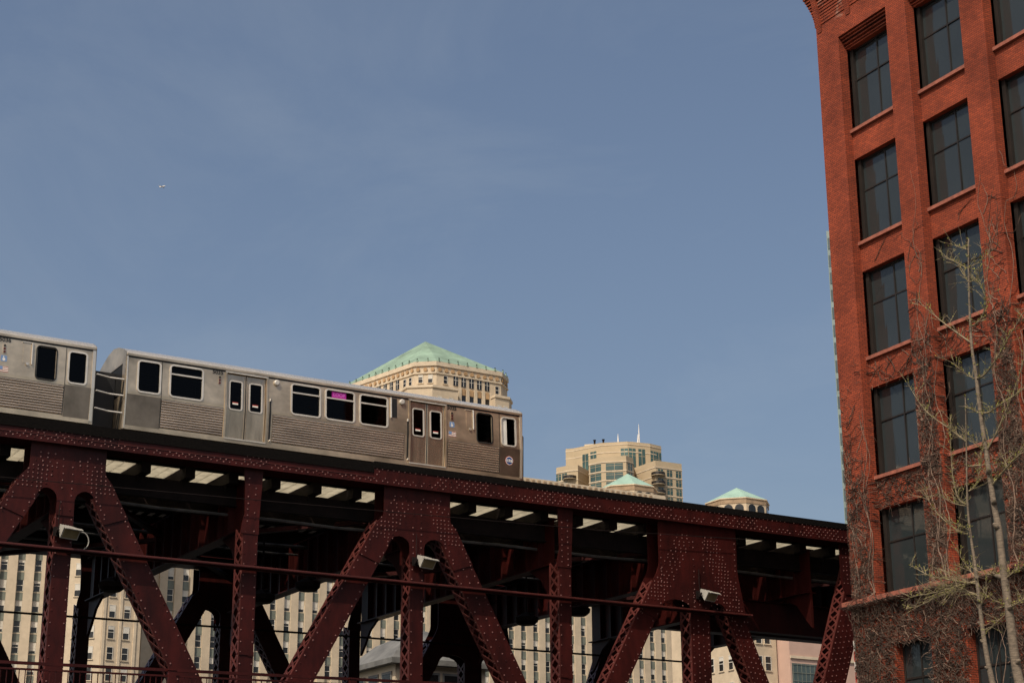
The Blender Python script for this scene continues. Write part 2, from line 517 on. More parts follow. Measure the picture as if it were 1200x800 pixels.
# --- top chord: web, lower flange angle, cover plate, soffit
Y0, Y1 = -14.0, 58.0
mb = B()
mb.box(BX + 0.12, BX + 0.16, Y0, Y1, 12.96, 13.45, 'red')
mb.box(BX - 0.62, BX - 0.58, Y0, Y1, 12.96, 13.45, 'red')
mb.box(BX - 0.60, BX + 0.14, Y0, Y1, 13.45, 13.49, 'red')
mb.box(BX - 0.61, BX + 0.22, Y0, Y1, 12.90, 12.957, 'red')
chord = mb.wbuild('top_chord', bridge); near_parts.append(chord)
mb = B(); mb.box(BX + 0.162, BX + 0.185, Y0, 24.4, 12.958, 13.10, 'red')
near_parts.append(mb.wbuild('flange_angle', chord))
mb = B(); mb.box(BX + 0.162, BX + 0.20, Y0, 24.4, 13.102, 13.118, 'edge'); near_parts.append(mb.wbuild('flange_lip', chord))
mb = B(); mb.box(BX + 0.162, BX + 0.185, 24.4, Y1, 12.958, 13.448, 'red')
near_parts.append(mb.wbuild('cover_plate', chord))
mb = B()
rows = []
u = -1.0
while u < 24.4:
    rows += [(u, 13.065), (u + 0.10, 12.995)]; u += 0.20
for c in (3.2, 14.6):
    for i in range(16):
        for j in range(3):
            rows.append((c - 1.35 + i * 0.18 + (j % 2) * 0.09, 13.17 + j * 0.09))
for c in (8.9, 20.36):
    for i in range(5):
        for j in range(3): rows.append((c - 0.36 + i * 0.18 + (j % 2) * 0.09, 13.16 + j * 0.09))
rivet_rows(mb, BX + 0.186, [r for r in rows if r[1] < 13.11])
rivet_rows(mb, BX + 0.161, [r for r in rows if r[1] >= 13.11])
u = 24.5; k = 0
while u < 50:
    for j in range(5):
        if j in (0, 1, 4) or int(u / 1.9) % 2 == 0 or u > 45:
            rivet_rows(mb, BX + 0.186, [(u + (j % 2) * 0.1 + random.uniform(-.01, .01), 13.0 + j * 0.098)])
    u += 0.2
near_parts.append(mb.wbuild('rivets', chord, kind='stuff'))
# black strip on the chord's upper web, painting in the top flange's shadow
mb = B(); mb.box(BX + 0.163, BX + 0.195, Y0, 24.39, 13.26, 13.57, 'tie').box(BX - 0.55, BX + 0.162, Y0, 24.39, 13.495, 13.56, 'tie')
near_parts.append(mb.wbuild('web_shadow_strip', bridge))
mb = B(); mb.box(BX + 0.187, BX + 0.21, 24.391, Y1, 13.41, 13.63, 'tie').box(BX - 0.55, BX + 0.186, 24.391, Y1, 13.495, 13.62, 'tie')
near_parts.append(mb.wbuild('web_shadow_strip', bridge))
mb = B(); mb.box(BX - 0.6, BX + 0.14, Y0, Y1, 3.2, 4.0, 'red')
near_parts.append(mb.wbuild('bottom_chord', bridge))

def laced_member(name, p, q, w, depth=0.64, rivet_sp=0.27, rrows=1, lace=0.36, split=None):
    """box member between two (u,z) points: outer and inner plates joined by crossed lacing bars on both narrow sides"""
    p = Vector((0, *p)); q = Vector((0, *q)); d = (q - p).normalized(); s = Vector((0, -d.z, d.y)) * (w / 2)
    if s.y > 0: s = -s                      # s points to the south (left) side
    ln = (q - p).length
    def quad(x0, x1):
        return [((p + s).y, (p + s).z), ((q + s).y, (q + s).z), ((q - s).y, (q - s).z), ((p - s).y, (p - s).z)], x0, x1
    mb = B()
    pl, _, _ = quad(0, 0)
    mb.plate(pl, BX - 0.03, BX, 'red'); mb.plate(pl, BX - depth, BX - depth + 0.03, 'red')
    for sg in (1, -1):                      # edge angles
        for x in (BX - 0.07, BX - depth + 0.06):
            a = p + s * sg * 1.0 + Vector((x, 0, 0)); b = q + s * sg * 1.0 + Vector((x, 0, 0))
            mb.bar(a, b, 0.10, 0.028, s.normalized(), 'edge')
    me = mb.wbuild(name, bridge); near_parts.append(me)
    mb = B()
    n = max(2, int(ln / lace))
    for sg in (1, -1):
        for i in range(n):
            a = p + d * (ln * i / n) + s * sg * 1.03; b = p + d * (ln * (i + 1) / n) + s * sg * 1.03
            xa, xb = BX - 0.06, BX - depth + 0.06
            mb.bar(a + Vector((xa, 0, 0)), b + Vector((xb, 0, 0)), 0.075, 0.014, s.normalized(), 'edge')
            mb.bar(a + Vector((xb, 0, 0)) + s.normalized() * 0.012 * sg, b + Vector((xa, 0, 0)) + s.normalized() * 0.012 * sg, 0.075, 0.014, s.normalized(), 'edge')
    near_parts.append(mb.wbuild('lacing', me, kind='stuff'))
    mb = B(); rows = []
    t = 0.15
    while t < ln:
        c = p + d * t
        if rrows == 1:
            for k in (0.80, -0.80): rows.append(((c + s * k).y, (c + s * k).z))
        else:
            for k in range(rrows):
                kk = -0.8 + 1.6 * k / (rrows - 1)
                cc = c + d * (rivet_sp / 2 if k % 2 else 0)
                rows.append(((cc + s * kk).y, (cc + s * kk).z))
        t += rivet_sp
    rivet_rows(mb, BX + 0.001, rows)
    # rivets on the lacing angle, seen on the south side
    t = 0.1
    while t < ln:
        c = p + d * t + s * 1.05
        mb.dome((BX - 0.07, c.y, c.z), s.normalized(), 0.02, 0.016, 'rivet', 5)
        t += lace
    near_parts.append(mb.wbuild('rivets', me, kind='stuff'))
    return me

def dpt(c, sg, z): return c + sg * SL * (ZA - z)
for c in TOPS:
    zt = 11.6 if c < 30 else 10.6
    if c > 4: laced_member('diagonal', (dpt(c, -1, zt), zt), (dpt(c, -1, 3.9), 3.9), 0.72, rrows=1)
    if c < 30: laced_member('diagonal', (dpt(c, 1, zt), zt), (dpt(c, 1, 3.9), 3.9), 0.72, rrows=2 if c < 20 else 3, rivet_sp=0.25)
laced_member('diagonal', (38.45, 10.6), (41.4, 3.9), 0.68, rrows=4, rivet_sp=0.2)
laced_member('diagonal', (45.1, 12.9), (41.75, 3.9), 0.95, rrows=5, rivet_sp=0.22)
# posts
for c, zt, w, rr in ((3.2, 11.2, 0.5, 2), (8.95, 11.1, 0.46, 1), (14.62, 10.9, 0.5, 2), (20.36, 11.1, 0.46, 1), (26.08, 10.8, 0.46, 1), (31.68, 11.1, 0.46, 1), (37.24, 9.9, 0.80, 4)):
    laced_member('post', (c, zt), (c, 3.9), w, rivet_sp=0.33 if rr < 4 else 0.2, rrows=rr if rr != 2 else 1, lace=0.42)
for c in (8.95, 20.36, 31.68):
    mb = B()
    mb.plate([(c - 0.30, 12.899), (c - 0.24, 12.3), (c - 0.22, 11.5), (c - 0.30, 11.2), (c - 0.34, 10.9), (c + 0.25, 10.9), (c + 0.25, 11.4), (c + 0.33, 12.899)], BX - 0.035, BX + 0.02, 'red')
    hp = mb.wbuild('hanger_plate', bridge); near_parts.append(hp)
    mb = B(); rows = []
    for i in range(9):
        z = 12.6 - i * 0.19
        rows += [(c - 0.13, z), (c + 0.10, z - 0.09)]
    rivet_rows(mb, BX + 0.021, rows)
    near_parts.append(mb.wbuild('rivets', hp, kind='stuff'))
    mb = B(); mb.box(BX + 0.001, BX + 0.03, c - 0.235, c + 0.235, 7.25, 7.33, 'red').box(BX + 0.001, BX + 0.025, c + 0.05, c + 0.235, 7.22, 7.36, 'red')
    near_parts.append(mb.wbuild('batten_plate', bridge))

def gusset(c, hw, zn, za, ze, pw, slr=SL, dw=0.425, cr=None):
    """node plate with two arched cut-outs between the post and the diagonals"""
    L_ = lambda z, o: dpt(c, -1, z) + o
    if cr is None: R_ = lambda z, o: dpt(c, 1, z) + o
    else: R_ = lambda z, o: cr(z) + o
    P = [(c - hw, 12.899), (c - hw, zn + 0.25), (c - hw - 0.02, zn + 0.1), (min(L_(zn - 0.15, -dw), c - hw - 0.06), zn - 0.15), (L_(ze + 0.1, -dw), ze + 0.1), (L_(ze - 0.15, dw), ze - 0.15), (L_(za - 0.45, dw), za - 0.45)]
    def arch(x0, x1, zb0, zb1, top):
        out = []
        for k in range(9):
            a = math.pi * (1 - k / 8)
            xx = (x0 + x1) / 2 + (x1 - x0) / 2 * math.cos(a)
            zb = zb0 + (zb1 - zb0) * k / 8
            out.append((xx, zb + (top - zb) * math.sin(a)))
        return out
    P += arch(L_(za - 0.40, dw), c - pw, za - 0.40, za - 0.30, za)[1:]
    P += [(c - pw, ze), (c + pw, ze)]
    P += arch(c + pw, R_(za - 0.40, -dw), za - 0.30, za - 0.40, za)[:-1]
    P += [(R_(za - 0.45, -dw), za - 0.45), (R_(ze - 0.15, -dw), ze - 0.15), (R_(ze + 0.1, dw), ze + 0.1), (max(R_(zn - 0.15, dw), c + hw + 0.06), zn - 0.15), (c + hw + 0.02, zn + 0.1), (c + hw, zn + 0.25), (c + hw, 12.899)]
    mb = B(); mb.plate(P, BX + 0.002, BX + 0.032, 'red'); mb.plate(P, BX - 0.66, BX - 0.63, 'red')
    g = mb.wbuild('gusset_plate', bridge); near_parts.append(g)
    mb = B(); rows = []
    for sg, f in ((-1, L_), (1, R_)):
        z = 12.62 if hw < 1.5 else 12.5; k = 0
        while z > ze:
            dense = (za - 0.1 < z < za + 0.75) or (hw > 1.5 and sg > 0)
            ks = (-0.8, -0.48, -0.16, 0.16, 0.48, 0.8) if dense else ((-0.75, 0.75) if z < za - 0.1 else (-0.7, -0.2, 0.3, 0.8))
            for kk in ks:
                uu = f(z, kk * dw + (0.06 if k % 2 else 0))
                if z < za - 0.3 and not (abs(kk) > 0.3): continue
                if abs(uu - c) < pw * 0.75: continue
                if z > zn + 0.1 and abs(uu - c) > hw - 0.06: continue
                rows.append((uu, z))
            z -= 0.125; k += 1
    for k in (-0.55, 0.55):
        z = 12.5 if hw < 1.5 else 12.3
        while z > ze:
            rows.append((c + k * pw, z)); z -= 0.21
    if hw > 1.5:
        for i in range(7):
            for j in range(4): rows.append((c - 0.75 + i * 0.25, 10.0 + j * 0.16 + (i % 2) * 0.08))
        for j in range(10): rows += [(c - hw + 0.09, 12.4 - j * 0.2), (c + hw - 0.09, 12.4 - j * 0.2)]
    rivet_rows(mb, BX + 0.033, rows, 0.025)
    near_parts.append(mb.wbuild('rivets', g, kind='stuff'))
for c in (3.2, 14.6): gusset(c, 1.12, 12.05, 11.62, 10.85, 0.26)
gusset(26.05, 1.20, 11.85, 11.34, 10.55, 0.26)
gusset(37.22, 1.70, 11.2, 10.2, 9.62, 0.40, cr=lambda z: 38.45 + 0.44 * (10.6 - z))
# end gusset beside the brick building
mb = B(); mb.plate([(43.75, 12.899), (43.75, 11.4), (43.95, 11.0), (45.4, 11.0), (46.2, 12.0), (46.2, 12.899)], BX + 0.002, BX + 0.03, 'red')
g = mb.wbuild('gusset_plate', bridge); near_parts.append(g)
mb = B(); rivet_rows(mb, BX + 0.031, [(43.9 + i * 0.16, 12.7 - j * 0.16) for i in range(9) for j in range(9)])
near_parts.append(mb.wbuild('rivets', g, kind='stuff'))

# far truss: copies of the near one's parts, 16 m further west
cp = {}
for o in near_parts:
    if o.name.startswith('rivets'): continue
    c = o.copy(); COL.objects.link(c); cp[o] = c
    if o.parent in cp: c.parent = cp[o.parent]
    else: c.location.x -= 16.0

# ledger angle along the outside of the near truss
mb = B(); mb.box(BX + 0.06, BX + 0.34, Y0, 39.3, 9.805, 9.83, 'red').box(BX + 0.31, BX + 0.34, Y0, 39.3, 9.831, 9.87, 'edge')
mb.box(BX + 0.04, BX + 0.075, Y0, 39.3, 9.77, 9.804, 'red')
mb.wbuild('ledger_angle', bridge)
mb = B(); mb.tube([(BX - 14.9, Y0, 10.0), (BX - 14.9, 15, 10.36), (BX - 14.9, 30, 10.46), (BX - 14.9, 48, 10.5)], 0.045, 'iron')
mb.wbuild('service_pipe', bridge)
mb = B(); mb.tube([(BX + 0.25, -5, 11.55), (BX + 0.25, 9, 11.62), (BX + 0.25, 22, 11.95), (BX + 0.25, 33, 12.25), (BX + 0.25, 40, 12.6)], 0.012, 'iron')
mb.wbuild('cable', bridge)

# transverse floor beams with stiffeners and knee brackets
for c in (3.2, 8.95, 14.6, 20.36, 26.05, 31.68, 37.22, 42.9, 48.4):
    mb = B()
    mb.plate([(c, 0)] * 0 or [(c - 0.02, 11.12), (c + 0.02, 11.12), (c + 0.02, 12.68), (c - 0.02, 12.68)], BX - 0.68, BX - 15.4, 'red')
    mb.box(BX - 0.68, BX - 15.4, c - 0.22, c + 0.22, 11.08, 11.118, 'red').box(BX - 0.68, BX - 15.4, c - 0.22, c + 0.22, 12.682, 12.72, 'red')
    fb = mb.wbuild('floor_beam', bridge)
    for i in range(17):
        x = BX - 1.4 - i * 0.82
        mb = B(); mb.box(x - 0.05, x + 0.05, c - 0.2, c - 0.021, 11.119, 12.681, 'red')
        mb.wbuild('stiffener', fb)
    for x, s in ((BX - 0.69, -1), (BX - 15.39, 1)):
        mb = B()
        mb.prism([(x, c - 0.05, 11.079), (x + 1.5 * s, c - 0.05, 11.079), (x + 0.8 * s, c - 0.05, 10.7), (x + 0.3 * s, c - 0.05, 10.1), (x, c - 0.05, 9.8)], (0, 0.1, 0), 'red')
        mb.wbuild('knee_bracket', fb)
for x in (-50.75, -52.2):  # dark stringers added to keep sun off the floor beams behind
    mb = B(); mb.box(x - 0.015, x + 0.015, Y0, Y1, 12.0, 12.58, 'iron').box(x - 0.12, x + 0.12, Y0, Y1, 11.965, 11.999, 'iron'); mb.wbuild('shading_stringer', bridge)
# stringers under the rails, lateral bracing
for x in (-54.0, -56.0, -60.2, -62.3):
    mb = B(); mb.box(x - 0.015, x + 0.015, Y0, Y1, 12.76, 13.46, 'iron').box(x - 0.16, x + 0.16, Y0, Y1, 12.725, 12.758, 'iron').box(x - 0.16, x + 0.16, Y0, Y1, 13.462, 13.495, 'iron')
    mb.wbuild('stringer', bridge)
for i in range(4):
    a = (3.2, 14.6, 26.05, 37.22, 48.4)
    mb = B(); mb.bar((BX - 0.8, a[i], 12.3), (BX - 15.2, a[i + 1], 12.3), 0.22, 0.14, (0, 0, 1), 'red'); mb.wbuild('lateral_brace', bridge)
    mb = B(); mb.bar((BX - 15.2, a[i], 12.12), (BX - 0.8, a[i + 1], 12.12), 0.22, 0.14, (0, 0, 1), 'red'); mb.wbuild('lateral_brace', bridge)
# low girders of the approach beyond the end node
for x, z0, z1 in ((-52.4, 9.9, 11.0), (-56.5, 10.5, 11.5), (-60.5, 11.2, 12.1)):
    mb = B(); mb.box(x - 0.02, x + 0.02, 41.5, Y1, z0, z1, 'red').box(x - 0.2, x + 0.2, 41.5, Y1, z0 - 0.04, z0 - 0.002, 'red').box(x - 0.2, x + 0.2, 41.5, Y1, z1 + 0.002, z1 + 0.04, 'red')
    mb.wbuild('approach_girder', bridge)

# open deck: ties, rails, side walkway
tie_mb = MB(); tie_mb.box(-2.45, 2.45, -0.12, 0.12, -0.125, 0.125, 'tie')
tie_me, _ = tie_mb.mesh('tie', (0, 0, 0))
u = -8.0
while u < 52.0:
    for x in (-55.0, -61.3):
        put('tie', tie_me, Vector((x + random.uniform(-.04, .04), u, 13.62)) - BASE, bridge)
    u += 0.42
for x in (-54.28, -55.72, -60.58, -62.02):
    mb = B(); mb.box(x - 0.07, x + 0.07, Y0, Y1, 13.745, 13.77, 'rail').box(x - 0.012, x + 0.012, Y0, Y1, 13.77, 13.88, 'rail').box(x - 0.035, x + 0.035, Y0, Y1, 13.88, 13.92, 'rail')
    mb.wbuild('rail', bridge)
brk_mb = MB(); brk_mb.box(-1.1, 1.1, -0.15, 0.15, -0.17, 0.165, 'iron')
for x in (-0.75, 0.0, 0.7): brk_mb.box(x - 0.02, x + 0.02, -0.13, -0.09, -0.34, -0.17, 'iron')
brk_me, _ = brk_mb.mesh('walkway_bracket', (0, 0, 0))
pl_me = []
for k in range(3):
    p = MB(); p.box(-0.66 - k * 0.02, 0.74 + 0.02 * k, -0.168, 0.168, -0.018, 0.018, 'plank'); pl_me.append(p.mesh('plank', (0, 0, 0))[0])
for x0, x1 in ((-50.63, -50.2), (-52.55, -52.16)):  # boards added to block sun that would reach the walkway brackets
    mb = B(); mb.box(x0, x1, Y0, Y1, 12.94, 12.985, 'tie'); mb.wbuild('sun_blocking_board', bridge)
u = -2.6
while u < 52:
    put('walkway_bracket', brk_me, Vector((-51.35, u, 12.765)) - BASE, bridge)
    for k in range(3):
        put('plank', random.choice(pl_me), Vector((-51.42 + random.uniform(-.03, .03), u + 0.355 + k * 0.352 + random.uniform(-.006, .006), 12.955 + random.uniform(-.004, .004))) - BASE, bridge)
    u += 1.415
for x in (-54.65, -55.0, -55.35, -60.95, -61.3, -61.65, -57.2, -52.85, -59.1, -63.5):
    mb = B(); mb.box(x - 0.165, x + 0.165, Y0, Y1, 13.75, 13.80, 'tie'); mb.wbuild('deck_board', bridge)
for k in range(4):
    x = -64.0 - k * 0.34
    mb = B(); mb.box(x - 0.165, x + 0.165, Y0, Y1, 12.93, 12.98, 'tie'); mb.wbuild('deck_board', bridge)
# crosspieces bridging the slot between the tracks
crs_mb = MB(); crs_mb.box(-0.72, 0.72, -0.2, 0.2, -0.06, 0.06, 'tie'); crs_me, _ = crs_mb.mesh('slot_crosspiece', (0, 0, 0))
u = -2.0
while u < 52:
    put('slot_crosspiece', crs_me, Vector((-58.15, u, 13.5)) - BASE, bridge); u += 1.1
# road deck and footway
mb = B(); mb.box(BX - 0.7, BX - 15.3, Y0, Y1, 4.05, 4.6, 'iron'); mb.wbuild('road_deck', bridge)
mb = B(); mb.box(BX + 0.2, BX + 2.5, Y0, 40.2, 4.75, 5.0, 'iron'); mb.wbuild('footway', bridge)
# footway railing, rising gently to the north
RX = -47.4
rz_ = lambda u: 6.315 + 0.0145 * (u - 12.7)
mb = B(); mb.bar((RX, -6, rz_(-6)), (RX, 40, rz_(40)), 0.07, 0.08, (0, 0, 1), 'red'); mb.wbuild('handrail', bridge)
mb = B(); mb.bar((RX, -6, rz_(-6) - 0.16), (RX, 40, rz_(40) - 0.16), 0.05, 0.05, (0, 0, 1), 'red'); mb.wbuild('middle_rail', bridge)
mb = B(); mb.bar((RX, -6, rz_(-6) - 1.12), (RX, 40, rz_(40) - 1.12), 0.05, 0.05, (0, 0, 1), 'red'); mb.wbuild('bottom_rail', bridge)
pk = MB(); pk.box(-0.011, 0.011, -0.011, 0.011, -0.47, 0.47, 'red'); pk_me, _ = pk.mesh('picket', (0, 0, 0))
u = -5.9
while u < 40:
    put('picket', pk_me, Vector((RX, u, rz_(u) - 0.64)) - BASE, bridge); u += 0.165
pp = MB(); pp.box(-0.09, 0.09, -0.11, 0.11, -0.66, 0.62, 'red').box(-0.11, 0.11, -0.13, 0.13, 0.62, 0.66, 'red'); pp_me, _ = pp.mesh('railing_post', (0, 0, 0))
for k in range(9):
    u = -1.85 + k * 5.55 - 0.0
    put('railing_post', pp_me, Vector((RX + 0.02, u + 2.5 - 0.0, rz_(u) - 0.6)) - BASE, bridge)

for x, z, r in ((-51.0, 11.75, 0.05), (-53.0, 12.5, 0.035), (-57.9, 12.45, 0.06), (-58.6, 12.3, 0.04)):
    mb = B(); pts = [(x, u, z + 0.03 * math.sin(u * 1.3 + x)) for u in range(-10, 56, 2)]
    mb.tube(pts, r, 'conduit', 7); mb.wbuild('conduit', bridge)
# floodlights on the truss posts
FLOODS = [(14.55, 10.36, 'pale floodlight on the leftmost truss post, its cable hanging in a loop'),
          (26.12, 10.56, 'pale floodlight under the truss node below the rear of the train'),
          (37.3, 10.42, 'pale floodlight on the big rivet-covered plate at the right')]
for i, (u, z, lab) in enumerate(FLOODS):
    b = Vector((BX + 0.05, u, z))
    f = thing('floodlight', lab, 'floodlight', b, 0, 'floodlights on the bridge truss')
    # wedge-shaped head turned down towards the north-east
    ff = Vector((0.80, 0.22, -0.56)).normalized(); rr_ = Vector((-0.265, 0.964, 0)); uu_ = rr_.cross(ff).normalized()
    if uu_.z < 0: uu_ = -uu_
    o_ = Vector((0.20, 0.10, 0.02))
    def hp(a, b, c): return o_ + ff * a * 1.05 + rr_ * b * 1.05 + uu_ * c * 1.0
    mb = MB()
    back = [hp(-0.16, b, c) for b, c in ((-0.17, -0.07), (0.17, -0.07), (0.17, 0.09), (-0.17, 0.09))]
    front = [hp(0.20, b, c) for b, c in ((-0.27, -0.17), (0.27, -0.17), (0.27, 0.17), (-0.27, 0.17))]
    mb.add(back + front, [(3, 2, 1, 0), (4, 5, 6, 7), (0, 1, 5, 4), (1, 2, 6, 5), (2, 3, 7, 6), (3, 0, 4, 7)], 'lampg')
    vis = [hp(0.201, b, c) for b, c in ((-0.28, 0.17), (0.28, 0.17), (0.28, 0.195), (-0.28, 0.195))]
    mb.prism(vis, ff * 0.11, 'lampg')
    for k in range(4):
        fi = [hp(-0.20, -0.13 + k * 0.08, c) for c in (-0.05, 0.07)]
        mb.bar(fi[0], fi[1], 0.09, 0.014, rr_, 'lampg')
    hd = mb.build('lamp_head', f)
    mb = MB(); mb.prism([hp(0.203, b, c) for b, c in ((-0.23, -0.13), (0.23, -0.13), (0.23, 0.13), (-0.23, 0.13))], ff * 0.012, 'lens'); mb.build('lens', hd)
    mb = MB()
    for b in (-0.29, 0.275): mb.bar(hp(-0.02, b, 0), hp(-0.02, b, -0.0) - Vector((0.16, 0.0, 0.10)), 0.03, 0.06, (0, 0, 1), 'iron')
    mb.bar(hp(-0.02, -0.29, 0) - Vector((0.16, 0, 0.10)), hp(-0.02, 0.275, 0) - Vector((0.16, 0, 0.10)), 0.05, 0.04, (0, 0, 1), 'iron')
    mb.build('yoke', f)
    mb = MB(); mb.tube([(0.04, -0.1, 0.02), (0.05, -0.14, 0.4), (0.04, -0.12, 0.9)], 0.012, 'iron', 6); mb.build('conduit', f)
    mb = MB(); mb.box(0.0, 0.17, -0.20, -0.08, -0.05, 0.05, 'iron').box(0.0, 0.04, -0.26, -0.04, -0.14, 0.14, 'iron')
    mb.build('bracket', f)
    if i == 0:
        mb = MB(); pts = [(0.1, 0.55 + 0.22 * math.sin(t), -0.22 + 0.26 * math.cos(t)) for t in [k * math.pi / 8 for k in range(0, 10)]]
        mb.tube(pts, 0.016, 'lampg', 5); mb.build('cable', f)

# roadway lamps hung under the floor beams
LAMPS = [(18.74, 10.44, 'dark bell lamp hung beside the leftmost laced diagonal'), (24.17, 10.48, 'dark bell lamp just right of the second truss post'), (25.9, 11.05, 'dark bell lamp seen left of the rising diagonal at the middle node'),
         (35.02, 10.52, 'dark bell lamp left of the fourth truss post'), (37.39, 11.05, 'dark bell lamp right of the fourth truss post')]
for u, z, lab in LAMPS:
    t = thing('hanging_lamp', lab, 'lamp', (-57.5, u, z), 0, 'lamps under the track deck')
    mb = MB(); mb.tube([(0, 0, -0.22), (0, 0, -0.1), (0, 0, 0.05), (0, 0, 0.2), (0, 0, 0.26)], [0.3, 0.44, 0.46, 0.22, 0.1], 'iron', 12); mb.build('lamp_shade', t)
    mb = MB(); mb.tube([(0, 0, 0.26), (0, 0, 12.76 - z - 0.04)], 0.035, 'iron', 6); mb.build('stem', t)
    mb = MB(); mb.bar((-0.55, 0, 0.18), (0.55, 0, 0.18), 0.09, 0.06, (0, 0, 1), 'iron'); mb.build('cross_arm', t)

# ================================================================ TRAIN
SX = -53.5
def car(y0, number, label, front_blind=False, signed=False, gates=False):
    base = Vector((SX - 1.42, y0, 13.92))
    t = thing('metro_car', label, 'train car', base, 0, 'cars of the elevated train')
    LN = 15.0
    def C():
        mb = lmb(base); wb0 = mb.wbuild
        def wb1(name, parent, smooth=False, kind=None):      # the side leans in above and below the belt line
            mb.v = [(p[0] - 0.044 * abs(p[2] - 15.95), p[1], p[2]) if p[0] > SX - 0.3 else tuple(p) for p in mb.v]
            return wb0(name, parent, smooth, kind)
        mb.wbuild = wb1
        return mb
    Y = lambda s: y0 + s
    def vbox(mb, x0, x1, ya, yb, z0, z1, m):
        mb.box(x0, x1, ya, yb, z0, 15.95, m); mb.box(x0, x1, ya, yb, 15.95, z1, m)
    wins = [(0.37, 1.19), (5.80, 6.93), (7.08, 8.23), (8.39, 9.52), (1.47, 2.66)]
    holes = []
    W = [(0.37, 1.19, 16.03, 17.15, 'plain'), (1.47, 2.66, 16.02, 17.16, 'transom'), (5.80, 6.93, 16.02, 17.15, 'transom'), (7.08, 8.23, 16.02, 17.15, 'transom'), (8.39, 9.52, 16.02, 17.15, 'transom'),
         (13.07, 13.76, 15.98, 17.12, 'cab'), (14.10, 14.75, 15.99, 17.10, 'end')]
    for a, b, c, d, k in W: holes.append((Y(a) + 0.045, Y(b) - 0.045, c + 0.045, d - 0.045))
    doors = [(3.45, 4.93), (10.36, 11.82)]
    for a, b in doors: holes.append((Y(a) + 0.03, Y(b) - 0.03, 14.93, 17.17))
    mb = C()
    ZB, ZT = 14.77, 17.24
    skin(mb, Y(0), Y(LN), ZB, ZT, holes, SX, 0.07, 'steel')
    # underframe box, far side, ends, inner lining behind the windows
    mb.box(SX - 2.84, SX - 2.76, Y(0.02), Y(LN - 0.02), ZB, ZT, 'steel').box(SX - 2.75, SX - 0.12, Y(0.03), Y(LN - 0.03), ZB - 0.06, ZB + 0.1, 'rubber')
    mb.add([(SX, Y(0), ZB), (SX - 0.16, Y(0), ZB), (SX - 0.16, Y(LN), ZB), (SX, Y(LN), ZB)], [(0, 1, 2, 3)], 'steel')
    body = mb.wbuild('body_side', t)
    # saloon seen through the tinted glass: ceiling, far lining, grab rails, poles and seat backs
    mb = C(); mb.box(SX - 2.72, SX - 0.16, Y(0.05), Y(LN - 0.05), 17.205, 17.23, 'lining'); mb.wbuild('ceiling', t)
    mb = C(); mb.box(SX - 2.755, SX - 2.725, Y(0.05), Y(LN - 0.05), ZB + 0.11, 17.20, 'rubber'); mb.wbuild('inner_lining', t)
    for x in (-0.85, -1.95):
        mb = C(); mb.tube([(SX + x, Y(0.3), 16.95), (SX + x, Y(LN - 0.3), 16.95)], 0.02, 'frame', 6); mb.wbuild('grab_rail', t)
    for s in (1.3, 2.7, 5.6, 7.1, 8.4, 9.7, 12.4):
        mb = C(); mb.tube([(SX - 0.85, Y(s), ZB + 0.12), (SX - 0.85, Y(s), 17.2)], 0.018, 'frame', 6); mb.wbuild('pole', t)
    for s in (0.8, 1.9, 2.6, 6.1, 6.9, 7.7, 8.5, 9.2):
        mb = C(); mb.plate(rrect(0, 1, 0, 1, 0.2), 0, 0.01, 'seat'); mb.v = [(SX - 0.35 - 0.45 * p[1], Y(s) + p[0] * 6 - 0.25 * p[2], ZB + 0.5 + 0.75 * p[2]) for p in mb.v]; mb.wbuild('seat_back', t)
    mb = C()
    prof = [(SX + 0.018, 17.235), (SX + 0.03, 17.275), (SX + 0.012, 17.33), (SX - 0.03, 17.38), (SX - 0.15, 17.45), (SX - 0.45, 17.57), (SX - 0.9, 17.72), (SX - 1.42, 17.80)]
    full = prof + [(2 * (SX - 1.42) - x, z) for x, z in reversed(prof[:-1])]
    mb.prism([(x, Y(0), z) for x, z in full], (0, LN, 0), 'roof')
    mb.wbuild('roof', t, smooth=False)
    mb = C(); mb.box(SX + 0.031, SX + 0.04, Y(0.01), Y(LN - 0.01), 17.235, 17.31, 'steel'); mb.wbuild('gutter', t)
    for ya in (-0.022, LN + 0.002):
        mb = C(); mb.prism([(x, Y(ya), z) for x, z in full], (0, 0.02, 0), 'steel'); mb.wbuild('roof_end_cap', t)
    for a in (0.0, LN - 0.12):          # end frames
        mb = C()
        a0, a1 = (Y(-0.03), Y(0.02)) if a == 0 else (Y(LN - 0.02), Y(LN + 0.03))
        # corner posts, header and sill leave a gangway door in the middle and a window beside it
        mb.box(SX - 0.28, SX - 0.001, a0, a1, ZB, ZT, 'steel').box(SX - 2.84, SX - 2.56, a0, a1, ZB, ZT, 'steel')
        mb.box(SX - 2.56, SX - 0.28, a0, a1, 17.02, ZT, 'steel').box(SX - 0.98, SX - 0.28, a0, a1, ZB, 15.95, 'steel').box(SX - 2.56, SX - 1.86, a0, a1, ZB, 16.1, 'steel')
        mb.wbuild('end_wall', t)
        ym = (a0 + a1) / 2
        for xa, xb in ((SX - 0.98, SX - 0.28), (SX - 2.56, SX - 1.86)):
            mb = C(); mb.box(xa, xb, ym - 0.008, ym + 0.008, 15.95 if xa > SX - 1 else 16.1, 17.02, 'rubber'); mb.wbuild('end_window', t)
        mb = C(); mb.box(SX - 1.86, SX - 0.98, ym - 0.01, ym + 0.01, ZB, 17.02, 'rubber'); mb.wbuild('gangway_door', t)
    mb = C(); mb.box(SX + 0.001, SX + 0.016, Y(0.06), Y(LN - 0.11), 17.19, 17.232, 'rubber'); mb.wbuild('drip_shadow_strip', t)  # black strip painting in the shadow under the roof overhang
    # bright corner strip at the north end
    mb = C(); vbox(mb, SX + 0.002, SX + 0.022, Y(LN - 0.10), Y(LN - 0.005), 14.86, 17.22, 'roof'); mb.wbuild('corner_strip', t)
